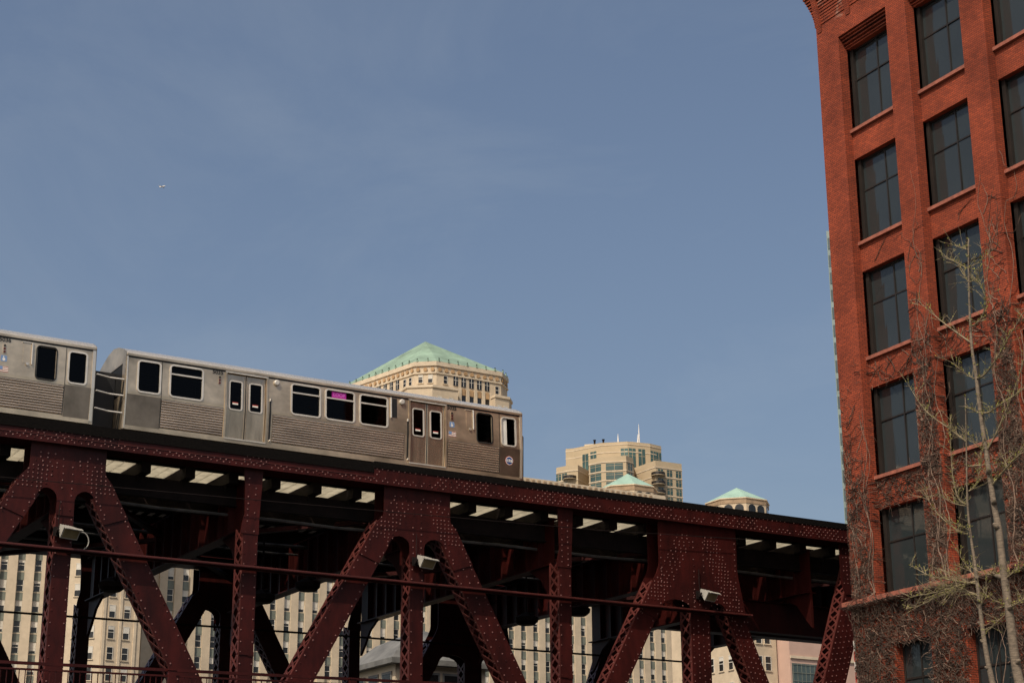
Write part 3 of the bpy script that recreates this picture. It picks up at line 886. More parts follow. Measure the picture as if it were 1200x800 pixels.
    mb = C(); vbox(mb, SX + 0.002, SX + 0.022, Y(0.005), Y(0.05), 14.80, 17.22, 'roof'); mb.wbuild('corner_strip', t)
    # side sill and seams
    mb = C(); mb.box(SX + 0.001, SX + 0.02, Y(0.05), Y(LN - 0.1), 14.772, 14.90, 'steel'); mb.wbuild('side_sill', t)
    for sa, sb in ((0.07, 1.2), (14.06, 14.89)):  # panels coloured darker to imitate the dimmer reflection below the belt line
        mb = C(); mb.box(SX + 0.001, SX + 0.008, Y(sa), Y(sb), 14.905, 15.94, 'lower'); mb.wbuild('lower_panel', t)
    for s in (1.205, 14.03):
        mb = C(); vbox(mb, SX + 0.001, SX + 0.006, Y(s), Y(s + 0.018), 14.92, 17.2, 'rubber'); mb.wbuild('panel_seam', t)
    for a, b, c, d, k in W:
        mb = C()
        ring(mb, Y(a), Y(b), c, d, 0.14, 0.055 if k != 'cab' else 0.035, SX - 0.03, SX + 0.024, 'frame' if k != 'cab' else 'rubber')
        fr = mb.wbuild('window_frame', t)
        mb = C(); mb.plate(rrect(Y(a) + 0.03, Y(b) - 0.03, c + 0.03, d - 0.03, 0.07), SX - 0.06, SX - 0.045, 'cargls'); mb.wbuild('pane', fr)
        if k == 'transom':
            mb = C(); mb.box(SX - 0.04, SX + 0.02, Y(a) + 0.055, Y(b) - 0.055, d - 0.36, d - 0.31, 'frame'); mb.wbuild('transom_bar', fr)
        if k == 'end' and front_blind:
            mb = C(); mb.box(SX - 0.043, SX - 0.02, Y(a) + 0.06, Y(a) + 0.26, c + 0.07, d - 0.07, 'whitep'); mb.wbuild('sliding_sash', fr)
    for a, b in doors:
        # surround
        mb = C()
        for ya, yb, za, zb in ((a - 0.035, a + 0.03, 14.9, 17.2), (b - 0.03, b + 0.035, 14.9, 17.2), (a - 0.035, b + 0.035, 17.17, 17.215)):
            (mb.box if za > 17 else lambda *a_: vbox(mb, *a_))(SX + 0.001, SX + 0.03, Y(ya), Y(yb), za, zb, 'frame' if za > 17 else 'steel')
        mb.wbuild('door_surround', t)
        mid = (a + b) / 2
        for ya, yb in ((a + 0.035, mid - 0.012), (mid + 0.012, b - 0.035)):
            w0, w1, z0, z1 = ya + 0.10, yb - 0.10, 15.90, 16.94
            mb = C()
            skin(mb, Y(ya), Y(yb), 14.94, 17.16, [(Y(w0) + 0.03, Y(w1) - 0.03, z0 + 0.03, z1 - 0.03)], SX - 0.065, 0.03, 'door')
            # rolled vertical edges catch the light
            mb.tube([(SX - 0.075, Y(ya) + 0.02, 14.95), (SX - 0.075, Y(ya) + 0.02, 15.95), (SX - 0.075, Y(ya) + 0.02, 17.15)], 0.022, 'door', 8)
            mb.tube([(SX - 0.075, Y(yb) - 0.02, 14.95), (SX - 0.075, Y(yb) - 0.02, 15.95), (SX - 0.075, Y(yb) - 0.02, 17.15)], 0.022, 'door', 8)
            dr = mb.wbuild('door_leaf', t)
            mb = C(); ring(mb, Y(w0), Y(w1), z0, z1, 0.10, 0.045, SX - 0.08, SX - 0.045, 'frame'); mb.wbuild('door_window_frame', dr)
            mb = C(); mb.plate(rrect(Y(w0) + 0.02, Y(w1) - 0.02, z0 + 0.02, z1 - 0.02, 0.07), SX - 0.095, SX - 0.085, 'cargls'); mb.wbuild('door_pane', dr)
            mm = (w0 + w1) / 2
            mb = C(); mb.box(SX - 0.084, SX - 0.081, Y(mm - 0.1), Y(mm + 0.1), 16.11, 16.165, 'whitep').box(SX - 0.084, SX - 0.080, Y(mm - 0.1), Y(mm + 0.1), 16.167, 16.195, 'redp'); mb.wbuild('door_sticker', dr)
        mb = C(); vbox(mb, SX - 0.09, SX - 0.06, Y(mid - 0.012), Y(mid + 0.012), 14.94, 17.16, 'rubber'); mb.wbuild('door_seal', t)
        mb = C(); mb.box(SX + 0.001, SX + 0.04, Y(a), Y(b), 14.885, 14.925, 'frame'); mb.wbuild('door_sill', t)
    # fluted panels: rows of rounded ribs
    for a, b, z0, z1 in ((1.24, 3.38, 14.96, 15.90), (5.16, 10.14, 14.98, 15.92), (11.90, 14.01, 14.96, 15.90)):
        mb = C(); n = 11; h = (z1 - z0) / n
        for i in range(n):
            zc = z0 + (i + 0.5) * h; pr = [(0.001, -0.42), (0.014, -0.30), (0.022, 0.0), (0.014, 0.30), (0.001, 0.42)]
            mb.prism([(SX + x, Y(a), zc + q * h) for x, q in pr], (0, b - a, 0), 'flute')
        mb.wbuild('fluted_panel', t, kind='stuff')
        mb = C(); mb.box(SX + 0.0005, SX + 0.0045, Y(a - 0.01), Y(b + 0.01), z0 - 0.01, z1 + 0.01, 'rubber'); mb.wbuild('fluted_backing', t)
    # marker lamps, speakers, door control slots
    for s in (5.27, 10.05):
        mb = C(); mb.tube([(SX, Y(s), 17.06), (SX + 0.07, Y(s), 17.06), (SX + 0.085, Y(s), 17.06)], [0.10, 0.10, 0.07], 'frame', 14); mb.wbuild('round_speaker', t)
    for s in (5.03, 10.26):
        mb = C(); vbox(mb, SX + 0.001, SX + 0.012, Y(s), Y(s + 0.06), 15.02, 16.45, 'rubber'); mb.wbuild('grab_slot', t)
        mb = C(); mb.tube([(SX + 0.03, Y(s + 0.04), 14.99), (SX + 0.035, Y(s + 0.04), 15.0), (SX + 0.03, Y(s + 0.06), 15.03)], 0.03, 'frame', 6)
        mb.wbuild('slot_fitting', t)
        mb = C(); mb.tube([(SX + 0.02, Y(s + 0.02), 16.38), (SX + 0.03, Y(s + 0.02), 16.47)], 0.026, 'frame', 6); mb.wbuild('slot_fitting', t)
    mb = C(); mb.box(SX + 0.001, SX + 0.01, Y(9.68), Y(9.86), 16.45, 17.15, 'rubber'); mb.wbuild('vent_slot', t)
    mb = C(); mb.tube([(SX + 0.03, Y(9.62), 16.42), (SX + 0.03, Y(9.62), 17.16)], 0.03, 'roof', 8); mb.wbuild('chrome_handrail', t)
    mb = C(); mb.box(SX + 0.001, SX + 0.008, Y(12.66), Y(12.90), 16.45, 17.13, 'steel').box(SX + 0.001, SX + 0.03, Y(12.62), Y(12.92), 17.13, 17.16, 'roof'); mb.wbuild('side_mirror_recess', t)
    mb = C(); mb.tube([(SX + 0.035, Y(12.94), 16.43), (SX + 0.035, Y(12.94), 17.15)], 0.028, 'roof', 8).tube([(SX + 0.02, Y(12.80), 16.43), (SX + 0.05, Y(12.80), 16.43)], 0.05, 'roof', 8); mb.wbuild('chrome_handrail', t)
    for s, z in ((3.22, 16.86), (12.07, 16.83)):
        mb = C(); mb.plate(rrect(Y(s - 0.055), Y(s + 0.055), z - 0.16, z + 0.16, 0.05), SX + 0.001, SX + 0.012, 'steel'); lf = mb.wbuild('marker_light', t)
        for k, m_ in ((0.1, 'ink'), (0.0, 'amber'), (-0.1, 'amber')):
            mb = C(); mb.tube([(SX + 0.012, Y(s), z + k), (SX + 0.03, Y(s), z + k)], 0.038, m_, 10); mb.wbuild('bulb', lf)
    for s in (3.15, 12.07):
        me = text_mesh(number, 0.19, 'ink', bold=True)
        put('car_number', me, Vector((SX - 0.041, Y(s), 17.12)) - base, t)
    if front_blind:
        # emblem: red ring, white ring, blue disc, letters
        mb = C()
        for r_, x_, m_ in ((0.170, 0.012, 'redp'), (0.155, 0.015, 'white'), (0.130, 0.018, 'blue')):
            mb.tube([(SX + 0.001, Y(14.44), 15.47), (SX + x_, Y(14.44), 15.47)], r_, m_, 24)
        em = mb.wbuild('emblem', t)
        put('emblem_letters', text_mesh('cta', 0.20, 'white', 0.002, True), Vector((SX + 0.001, Y(14.44), 15.48)) - base, em)
    # access sticker and flag
    mb = C(); mb.plate(rrect(Y(11.97), Y(12.17), 16.41, 16.61, 0.03), SX + 0.001, SX + 0.004, 'bluel'); st = mb.wbuild('access_sticker', t)
    mb = C(); mb.tube([(SX + 0.004, Y(12.07), 16.48), (SX + 0.006, Y(12.07), 16.48)], 0.045, 'white', 12).box(SX + 0.004, SX + 0.006, Y(12.045), Y(12.075), 16.5, 16.58, 'white'); mb.wbuild('access_symbol', st)
    mb = C()
    for i in range(7): mb.box(SX + 0.001, SX + 0.004, Y(11.93), Y(12.23), 16.06 + i * 0.027, 16.06 + (i + 1) * 0.027 - 0.001, 'pinkp' if i % 2 == 0 else 'whitep')
    mb.box(SX + 0.0042, SX + 0.006, Y(11.93), Y(12.05), 16.14, 16.249, 'bluel'); mb.wbuild('flag_sticker', t)
    if signed:
        mb = C(); mb.box(SX - 0.044, SX - 0.03, Y(7.36), Y(7.90), 16.86, 17.07, 'sign'); sg = mb.wbuild('destination_sign', t)
        put('sign_letters', text_mesh('LOOP', 0.17, 'signt', 0.002), Vector((SX - 0.070, Y(7.63), 16.965)) - base, sg)
    # handrail glimpsed behind the glass of the plain window
    # trucks: side frames and wheels under the floor
    for s in (2.6, 12.4):
        mb = C(); mb.box(SX - 2.3, SX - 0.55, Y(s - 1.1), Y(s + 1.1), 14.2, 14.45, 'iron'); bg_ = mb.wbuild('bogie', t)
        for ds in (-0.85, 0.85):
            for x in (-54.28, -55.72):
                mb = C(); mb.tube([(x - 0.05, Y(s + ds), 14.277), (x + 0.05, Y(s + ds), 14.277)], 0.355, 'iron', 18); mb.wbuild('wheel', bg_)
    if gates:
        mb = C(); mb.box(SX - 2.5, SX - 1.0, Y(-0.99), Y(-0.035), 14.6, 16.85, 'rubber'); mb.wbuild('gangway_bellows', t)
    if gates:        # gangway barrier straps and the sloping gate bars at the south end
        for z in (16.40, 15.85, 15.28):
            mb = C(); mb.tube([(SX - 0.02, Y(-0.05), z), (SX - 0.1, Y(-0.5), z + 0.02), (SX - 0.02, Y(-0.96), z + 0.05)], 0.03, 'frame', 6); mb.wbuild('barrier_strap', t)
        for k in (0, 0.35):
            mb = C(); mb.tube([(SX - 0.04 - k * 0.5, Y(-0.05), 16.35 - k), (SX - 0.35 - k * 0.6, Y(-0.07), 14.8)], 0.02, 'rubber', 6); mb.wbuild('gate_bar', t)
    if front_blind:  # anticlimber and coupler housing at the leading end
        mb = C(); mb.prism([(SX - 0.30, Y(LN + 0.031), 14.80), (SX - 0.30, Y(LN + 0.24), 14.80), (SX - 0.30, Y(LN + 0.24), 16.52), (SX - 0.30, Y(LN + 0.18), 16.62), (SX - 0.30, Y(LN + 0.031), 16.75)], (-2.24, 0, 0), 'iron'); mb.wbuild('gangway_gate', t)
    return t
car(17.47, '5035', 'stainless steel train car with the purple destination sign in its window', True, True, True)
car(1.44, '5036', 'stainless steel train car cut off by the left edge of the picture')

# ================================================================ BRICK BUILDING
AZ = -0.04037
BW = Vector((math.cos(AZ), math.sin(AZ), 0)); BN = Vector((-math.sin(AZ), math.cos(AZ), 0))
GZ = 4.6
brick_base = -46.1 * BW + 38.0 * BN + Vector((0, 0, GZ))
bb = thing('brick_building', 'tall red brick warehouse with dark windows and climbing vines at the right', 'building', brick_base, AZ)
E0 = -46.1
PIERS = [(-46.1, -44.9), (-42.3, -41.3), (-38.75, -37.7), (-35.2, -34.15), (-31.65, -30.6), (-28.1, -27.0)]
BAYS = [(PIERS[i][1], PIERS[i + 1][0]) for i in range(5)]
SILLS = [9.70, 13.73, 17.90, 22.08, 26.35]
HEADS = [12.61, 16.80, 21.00, 25.23, 29.55]
Z = lambda z: z - GZ
X = lambda e: e - E0
RC = 0.36                                 # recess of the bays behind the piers
for a, b in PIERS:
    mb = MB(); mb.box(X(a), X(b), 0, RC + 0.02, Z(9.66), Z(29.985), 'brick'); mb.build('pier', bb)
# upper wall over the bays, lower storey wall with its openings, side and rear walls
mb = MB(); mb.box(X(-46.1), X(-27.0), 0, 0.6, Z(29.987), Z(33.2), 'brick'); mb.build('parapet_wall', bb)
for i, (a, b) in enumerate(BAYS):
    zs = [(9.66, SILLS[0])] + [(HEADS[k], SILLS[k + 1]) for k in range(4)] + [(HEADS[4], 29.985)]
    for z0, z1 in zs[1:]:
        mb = MB(); mb.box(X(a) + 0.001, X(b) - 0.001, RC, RC + 0.35, Z(z0), Z(z1) - 0.001, 'brick'); mb.build('spandrel', bb)
    # corbelled brick head over the top window
    for k in range(4):
        mb = MB(); mb.box(X(a) + 0.001, X(b) - 0.001, RC - 0.06 - 0.075 * k, RC - 0.001, Z(29.62 + k * 0.092), Z(29.675 + k * 0.092), 'brick'); mb.build('corbel_course', bb)
    for z0, z1 in zip(SILLS, HEADS):
        wx0, wx1, wy = X(a), X(b), RC + 0.26
        mb = MB()
        fw = 0.07
        mb.box(wx0, wx0 + 0.16, wy - 0.12, wy + 0.05, Z(z0), Z(z1), 'wframe').box(wx1 - fw, wx1, wy - 0.04, wy + 0.05, Z(z0), Z(z1), 'wframe')
        mb.box(wx0 + 0.16, wx1 - fw, wy - 0.04, wy + 0.05, Z(z1) - 0.07, Z(z1), 'wframe').box(wx0 + 0.16, wx1 - fw, wy - 0.04, wy + 0.05, Z(z0), Z(z0) + 0.06, 'wframe')
        xm = (wx0 + wx1) / 2 + 0.05; zm = Z(z0) + 0.62 * (z1 - z0)
        mb.box(xm - 0.025, xm + 0.025, wy - 0.035, wy + 0.03, Z(z0) + 0.06, Z(z1) - 0.07, 'wframe')
        mb.box(wx0 + 0.16, xm - 0.026, wy - 0.03, wy + 0.03, zm - 0.025, zm + 0.025, 'wframe').box(xm + 0.026, wx1 - fw, wy - 0.03, wy + 0.03, zm - 0.025, zm + 0.025, 'wframe')
        w = mb.build('window', bb)
        for xa, xb in ((wx0 + 0.16, xm - 0.02), (xm + 0.02, wx1 - fw)):
            for za, zb in ((Z(z0) + 0.05, zm - 0.02), (zm + 0.02, Z(z1) - 0.05)):
                mb = MB(); dy = random.uniform(-0.012, 0.012)
                mb.add([(xa, wy + dy, za), (xb, wy - dy, za), (xb, wy + 0.006, zb), (xa, wy - dy, zb), (xa, wy + 0.012 + dy, za), (xb, wy + 0.012, za), (xb, wy + 0.018, zb), (xa, wy + 0.012, zb)], [(0, 1, 2, 3), (7, 6, 5, 4), (0, 4, 5, 1), (1, 5, 6, 2), (2, 6, 7, 3), (3, 7, 4, 0)], 'glass')
                mb.build('pane', w)
        if z0 > 10:
            mb = MB(); mb.box(X(a) + 0.002, X(b) - 0.002, RC - 0.11, RC + 0.2, Z(z0) - 0.12, Z(z0) - 0.002, 'sillb')
            mb.build('window_sill', bb)
# venetian blinds behind a first-floor window, and pale ceiling fittings
mb = MB()
for k in range(16): mb.box(X(-41.0), X(-38.9), RC + 0.285, RC + 0.30, Z(11.75) + k * 0.05, Z(11.78) + k * 0.05, 'blind')
mb.build('window_blind', bb)
# ground storey wall with openings
GW = [(-44.15, -42.45), (-40.8, -38.9), (-37.2, -35.3), (-33.6, -31.7)]
zc0, zc1 = 4.6, 8.07
ex = [-46.1] + [v for g in GW for v in g] + [-27.0]
for i in range(0, len(ex), 2):
    mb = MB(); mb.box(X(ex[i]), X(ex[i + 1]), 0, 0.5, 0.0, Z(9.40), 'brick'); mb.build('ground_wall', bb)
for a, b in GW:
    mb = MB(); mb.box(X(a) + 0.001, X(b) - 0.001, 0.001, 0.5, Z(zc1), Z(9.40), 'brick'); mb.build('ground_lintel', bb)
    mb = MB(); mb.box(X(a), X(b), 0.30, 0.36, Z(5.2), Z(5.3), 'wframe').box(X(a), X(a) + 0.08, 0.3, 0.36, Z(5.3), Z(8.06), 'wframe').box(X(b) - 0.08, X(b), 0.3, 0.36, Z(5.3), Z(8.06), 'wframe')
    m_ = (X(a) + X(b)) / 2
    mb.box(m_ - 0.03, m_ + 0.03, 0.30, 0.36, Z(5.3), Z(8.06), 'wframe').box(X(a) + 0.08, m_ - 0.03, 0.30, 0.36, Z(6.9), Z(6.96), 'wframe').box(m_ + 0.03, X(b) - 0.08, 0.30, 0.36, Z(6.9), Z(6.96), 'wframe')
    w = mb.build('window', bb)
    for xa, xb in ((X(a) + 0.07, m_ - 0.02), (m_ + 0.02, X(b) - 0.07)):
        mb = MB(); mb.box(xa, xb, 0.33, 0.34, Z(5.28), Z(8.05), 'glass'); mb.build('pane', w)
    mb = MB(); mb.box(X(a), X(b), 0.002, 0.5, 0, Z(5.2), 'brick'); mb.build('stall_wall', bb)
# stone ledge between the ground storey and the piers
mb = MB(); mb.box(X(-46.35), X(-27.0), -0.28, 0.7, Z(9.50), Z(9.655), 'sillb'); mb.build('ledge', bb)
mb = MB(); mb.box(X(-46.25), X(-27.0), -0.12, 0.5, Z(9.402), Z(9.498), 'brick'); mb.build('ledge_corbel', bb)
# cornice corbelled out course by course over the corner pier and along the front
for k in range(14):
    pj = 0.03 + 0.42 * (k / 13) ** 1.7
    zc = 30.9 + k * 0.115
    mb = MB(); mb.box(X(-46.1) - pj, X(-27.0), -pj, 0.3, Z(zc), Z(zc + 0.09), 'brick')
    mb.build('cornice_course', bb)
for k in range(12):
    xb_ = X(-46.1) + 0.1 + k * 1.62
    mb = MB(); mb.prism([(xb_, -0.02, Z(30.6)), (xb_, -0.36, Z(32.3)), (xb_, -0.02, Z(32.3))], (0.24, 0, 0), 'brick'); mb.build('cornice_bracket', bb)
mb = MB(); mb.box(X(-46.1) - 0.5, X(-27.0), -0.5, 1.0, Z(32.52), Z(32.9), 'brick'); mb.build('cornice_cap', bb)
mb = MB(); mb.box(X(-46.1), X(-45.75), RC + 0.021, 16, 0, Z(33.2), 'brick'); mb.build('side_wall', bb)
mb = MB(); mb.box(X(-27.35), X(-27.0), RC + 0.021, 16, 0, Z(33.2), 'brick'); mb.build('side_wall', bb)
mb = MB(); mb.box(X(-45.74), X(-27.36), 15.6, 16, 0, Z(33.2), 'brick'); mb.build('rear_wall', bb)
mb = MB(); mb.box(X(-45.74), X(-27.36), 0.62, 15.59, Z(32.2), Z(32.5), 'ground'); mb.build('roof', bb)
mb = MB(); mb.box(X(-45.5), X(-27.6), 3.2, 3.3, 0.1, Z(32.1), 'rubber'); mb.build('inner_partition', bb)
for z in (9.3, 13.3, 17.5, 21.7, 25.9):
    mb = MB(); mb.box(X(-45.7), X(-27.4), RC + 0.5, 3.19, Z(z), Z(z + 0.25), 'rubber'); mb.build('storey_floor', bb)

# --- bare vines on the brick
vine = thing('wall_vine', 'leafless brown vines matted over the lower brick walls and piers', 'vine', brick_base, AZ)
def wall_y(e, z):
    if z < 9.4: return 0.0 if not any(a < e < b and 5.2 < z < zc1 for a, b in GW) else None
    if z < 9.66: return -0.29
    for a, b in PIERS:
        if a - 0.02 <= e <= b: return 0.0
    for a, b in BAYS:
        if a < e < b:
            for z0, z1 in zip(SILLS, HEADS):
                if z0 - 0.14 < z < z1: return None
            return RC
    return None
def cover(e, z):
    """chance that a twig grows here"""
    if z < 9.5: return 1.0
    pier = any(a - 0.02 <= e <= b for a, b in PIERS)
    corner = e < -44.9
    h = 15.2 if corner else 19.5
    lim = h + 1.2 * math.sin(e * 3.1) + 0.8 * math.sin(e * 7.7 + 1)
    if z > lim + 3.5: return 0.0
    c = min(1.0, max(0.0, (lim + 3.0 - z) / 7.5)) ** 1.5
    return c if pier else c * 0.75
stems = []
def climb(e, z, top, r, drift=0.0, pale=True):
    pts = []; th = math.pi / 2
    ph = random.uniform(0, 6)
    while z < top:
        y = wall_y(e, z)
        if y is None:
            y = 0.02
        e = max(e, -46.07)
        pts.append((X(e), y - r - random.uniform(0.002, 0.02), Z(z)))
        dz = random.uniform(0.10, 0.22)
        z += dz
        e += drift * dz + 0.05 * math.sin(z * 2.3 + ph) + random.uniform(-0.035, 0.035)
    if len(pts) < 3: return
    n = len(pts)
    mb = MB(); mb.tube(pts, [r * (1 - 0.75 * i / n) for i in range(n)], 'vinel' if pale else 'vine', 5)
    mb.build('vine_stem', vine)
for a, b in PIERS[:5]:
    for k in range(3):
        top = random.uniform(15, 19) if a < -46 else random.uniform(17, 24.5)
        climb(b - random.uniform(0.03, 0.16) if k < 2 else random.uniform(a + 0.1, b - 0.1), random.uniform(6.5, 9.8) if k else 9.7, top, random.uniform(0.014, 0.026))
climb(-45.9, 9.3, 12.5, 0.02, 0.02)
for k in range(7):
    climb(-46.0 + random.uniform(0.0, 1.6), 5.0, random.uniform(8.5, 9.3), random.uniform(0.02, 0.03), random.uniform(-0.3, 0.05))
for k in range(14):
    climb(random.uniform(-46, -31), 5.0, random.uniform(7.4, 9.3), random.uniform(0.012, 0.024), random.uniform(-0.25, 0.25), pale=k % 2 == 0)
tw = {'vine': MB(), 'vinel': MB()}
def twig(e, z, ang, n, step, r, m, off):
    pts = []
    for i in range(n):
        y = wall_y(e, z)
        if y is None: y = 0.0 if z < 9.4 else RC - 0.05
        pts.append((X(e), y - off - random.uniform(0, 0.03), Z(z)))
        ang += random.uniform(-0.55, 0.55)
        e += math.cos(ang) * step; z += math.sin(ang) * step
        if e < -46.12: e = -46.1
    tw[m].tube(pts, r, m, 3, cap=False)
def shoot(e, z, ang, ln, r, m, depth=0):
    pts = []; n = max(3, int(ln / 0.09)); sp = []
    for i in range(n):
        y = wall_y(e, z)
        if y is None or e < -46.11: break
        pts.append((X(e), y - r - random.uniform(0.002, 0.018), Z(z)))
        if i and random.random() < 0.42: sp.append((e, z, ang))
        ang += random.uniform(-0.45, 0.45)
        e += math.cos(ang) * 0.09; z += math.sin(ang) * 0.09
    if len(pts) >= 3:
        tw[m].tube(pts, [r * (1 - 0.7 * i / len(pts)) for i in range(len(pts))], m, 3, cap=False)
        if depth < 2:
            for a_, b_, c_ in sp:
                if random.random() < cover(a_, b_) + 0.15:
                    shoot(a_, b_, c_ + random.choice((-1, 1)) * random.uniform(0.5, 1.3), ln * random.uniform(0.3, 0.6), r * 0.62, m if random.random() < 0.85 else 'vine', depth + 1)
cnt = 0
while cnt < 1150:
    e = random.uniform(-46.1, -30.5); z = 9.7 + 15 * random.random() ** 1.5
    if random.random() > cover(e, z) or wall_y(e, z) is None: continue
    shoot(e, z, random.uniform(0.1, 3.0), random.uniform(0.7, 1.7), random.uniform(0.008, 0.014), 'vinel' if random.random() < 0.3 else 'vine')
    cnt += 1
cnt = 0
while cnt < 17000:
    e = random.uniform(-46.1, -30.5)
    z = random.uniform(5.0, 9.5) if cnt < 11500 else random.uniform(9.6, 17.0)
    if wall_y(e, z) is None or random.random() > cover(e, z): continue
    low = z < 9.5
    twig(e, z, random.choice((random.uniform(0, 6.28), random.uniform(-1.0, 0.2), random.uniform(2.6, 4.0))), random.randint(3, 5), random.uniform(0.06, 0.13), random.uniform(0.005, 0.011) * (1.1 if low else 0.8), 'vinel' if random.random() < 0.12 else 'vine', random.uniform(0.005, 0.03) + (0.06 * random.random() if low else 0))
    cnt += 1
for k in range(260):                   # fringe hanging under the ledge
    e = random.uniform(-46.3, -31)
    twig(e, random.uniform(9.2, 9.55), random.uniform(-2.2, -0.9), 4, 0.12, 0.010, 'vine', 0.22)
for k in range(90):                    # bold dark runners over heads of openings
    e = random.uniform(-46, -32); z = random.choice((random.uniform(12.7, 13.5), random.uniform(16.9, 17.6), random.uniform(9.7, 20)))
    if wall_y(e, z) is None: continue
    twig(e, z, random.uniform(-0.6, 0.8), 9, 0.11, 0.016, 'vine', 0.04)
for k_, m_ in tw.items(): m_.build('twigs', vine, kind='stuff')

# ================================================================ YOUNG TREES
TD = 31.0
def tp(e, z, dy=0.0): return e * BW * ((TD + dy) / TD) + (TD + dy) * BN + Vector((0, 0, z * (TD + dy) / TD))
TR = {
'B': [(-31.45, 4.0), (-31.66, 5.07), (-31.75, 5.81), (-31.79, 6.83), (-31.85, 7.64), (-31.89, 8.83), (-31.96, 9.28), (-32.02, 9.99), (-32.09, 10.93), (-32.17, 12.0), (-32.2, 12.86), (-32.26, 13.67), (-32.21, 14.75), (-32.13, 15.72), (-32.03, 16.52)],
'A': [(-32.4, 4.0), (-32.56, 5.17), (-32.66, 5.69), (-32.74, 6.4), (-32.78, 7.16), (-32.81, 8.03), (-32.88, 8.8), (-32.9, 9.68), (-32.77, 11.09), (-32.65, 12.41)]}
BR = {'A': [[(-32.75, 11.25), (-33.25, 11.68), (-34.15, 12.41), (-34.73, 13.26)], [(-32.94, 9.66), (-33.19, 9.85), (-33.33, 10.32), (-33.34, 11.05), (-33.25, 12.05)], [(-32.82, 9.99), (-32.59, 10.05), (-32.4, 10.34), (-32.23, 10.91)],
 [(-32.95, 9.63), (-33.47, 9.82), (-33.95, 10.17)], [(-32.96, 8.9), (-33.4, 9.11), (-34.12, 9.75), (-34.47, 10.33)], [(-32.87, 8.96), (-33.16, 9.15), (-33.53, 9.3)], [(-32.75, 10.61), (-32.0, 10.5), (-31.41, 10.4)],
 [(-32.8, 7.35), (-33.35, 7.54), (-34.06, 7.55), (-34.95, 7.41), (-35.55, 7.4)], [(-32.82, 7.64), (-33.8, 7.9), (-34.43, 8.08), (-35.2, 8.5)], [(-32.82, 7.70), (-33.62, 7.68), (-34.41, 7.65), (-35.36, 7.7)], [(-32.8, 7.75), (-33.2, 8.24), (-33.44, 8.58)], [(-32.72, 7.08), (-32.61, 7.38), (-32.35, 7.84)]],
'B': [[(-32.29, 13.77), (-33.23, 14.59), (-34.02, 15.37)], [(-32.13, 15.72), (-32.57, 16.05), (-33.06, 16.4)], [(-32.13, 15.75), (-31.73, 15.77), (-31.37, 15.85)], [(-32.18, 14.17), (-31.83, 14.29), (-31.63, 14.64), (-31.7, 15.06), (-31.82, 15.3)],
 [(-32.21, 12.78), (-31.86, 12.82), (-31.27, 13.23), (-30.85, 13.61), (-30.35, 14.02), (-29.9, 14.6)], [(-32.25, 12.79), (-32.61, 13.03), (-32.97, 13.41)], [(-32.07, 16.23), (-32.37, 16.39), (-32.66, 16.58)], [(-32.15, 15.35), (-31.89, 15.38), (-31.68, 15.52)], [(-32.17, 15.38), (-32.34, 15.64), (-32.49, 16.02)],
 [(-32.13, 11.88), (-32.32, 11.93), (-32.42, 12.04)], [(-32.09, 11.85), (-31.83, 11.81), (-31.44, 11.91), (-30.6, 12.11), (-29.9, 12.5)], [(-32.06, 10.87), (-31.68, 11.22), (-31.23, 11.77), (-30.84, 12.28), (-30.4, 13.0)], [(-32.1, 10.88), (-32.38, 11.11), (-32.65, 11.42)], [(-31.98, 9.99), (-31.42, 10.29), (-30.79, 10.64), (-30.0, 11.2)],
 [(-32.0, 9.95), (-31.5, 10.26), (-30.96, 10.51), (-30.2, 10.7)], [(-31.85, 7.64), (-32.17, 7.74), (-32.75, 7.9)], [(-31.83, 7.6), (-31.44, 7.74), (-31.16, 7.81), (-30.5, 8.1)], [(-31.79, 6.88), (-31.54, 6.94), (-31.26, 7.03), (-30.6, 7.4)], [(-31.79, 6.81), (-32.31, 6.58), (-32.6, 6.43)], [(-31.8, 6.95), (-32.24, 7.13), (-32.62, 7.31)]]}
def smooth(pts, k=3):
    out = []
    for i in range(len(pts) - 1):
        p0 = pts[max(0, i - 1)]; p1 = pts[i]; p2 = pts[i + 1]; p3 = pts[min(len(pts) - 1, i + 2)]
        for j in range(k):
            t = j / k
            out.append(0.5 * ((2 * p1) + (p2 - p0) * t + (2 * p0 - 5 * p1 + 4 * p2 - p3) * t * t + (3 * p1 - p0 - 3 * p2 + p3) * t * t * t))
    return out + [pts[-1]]
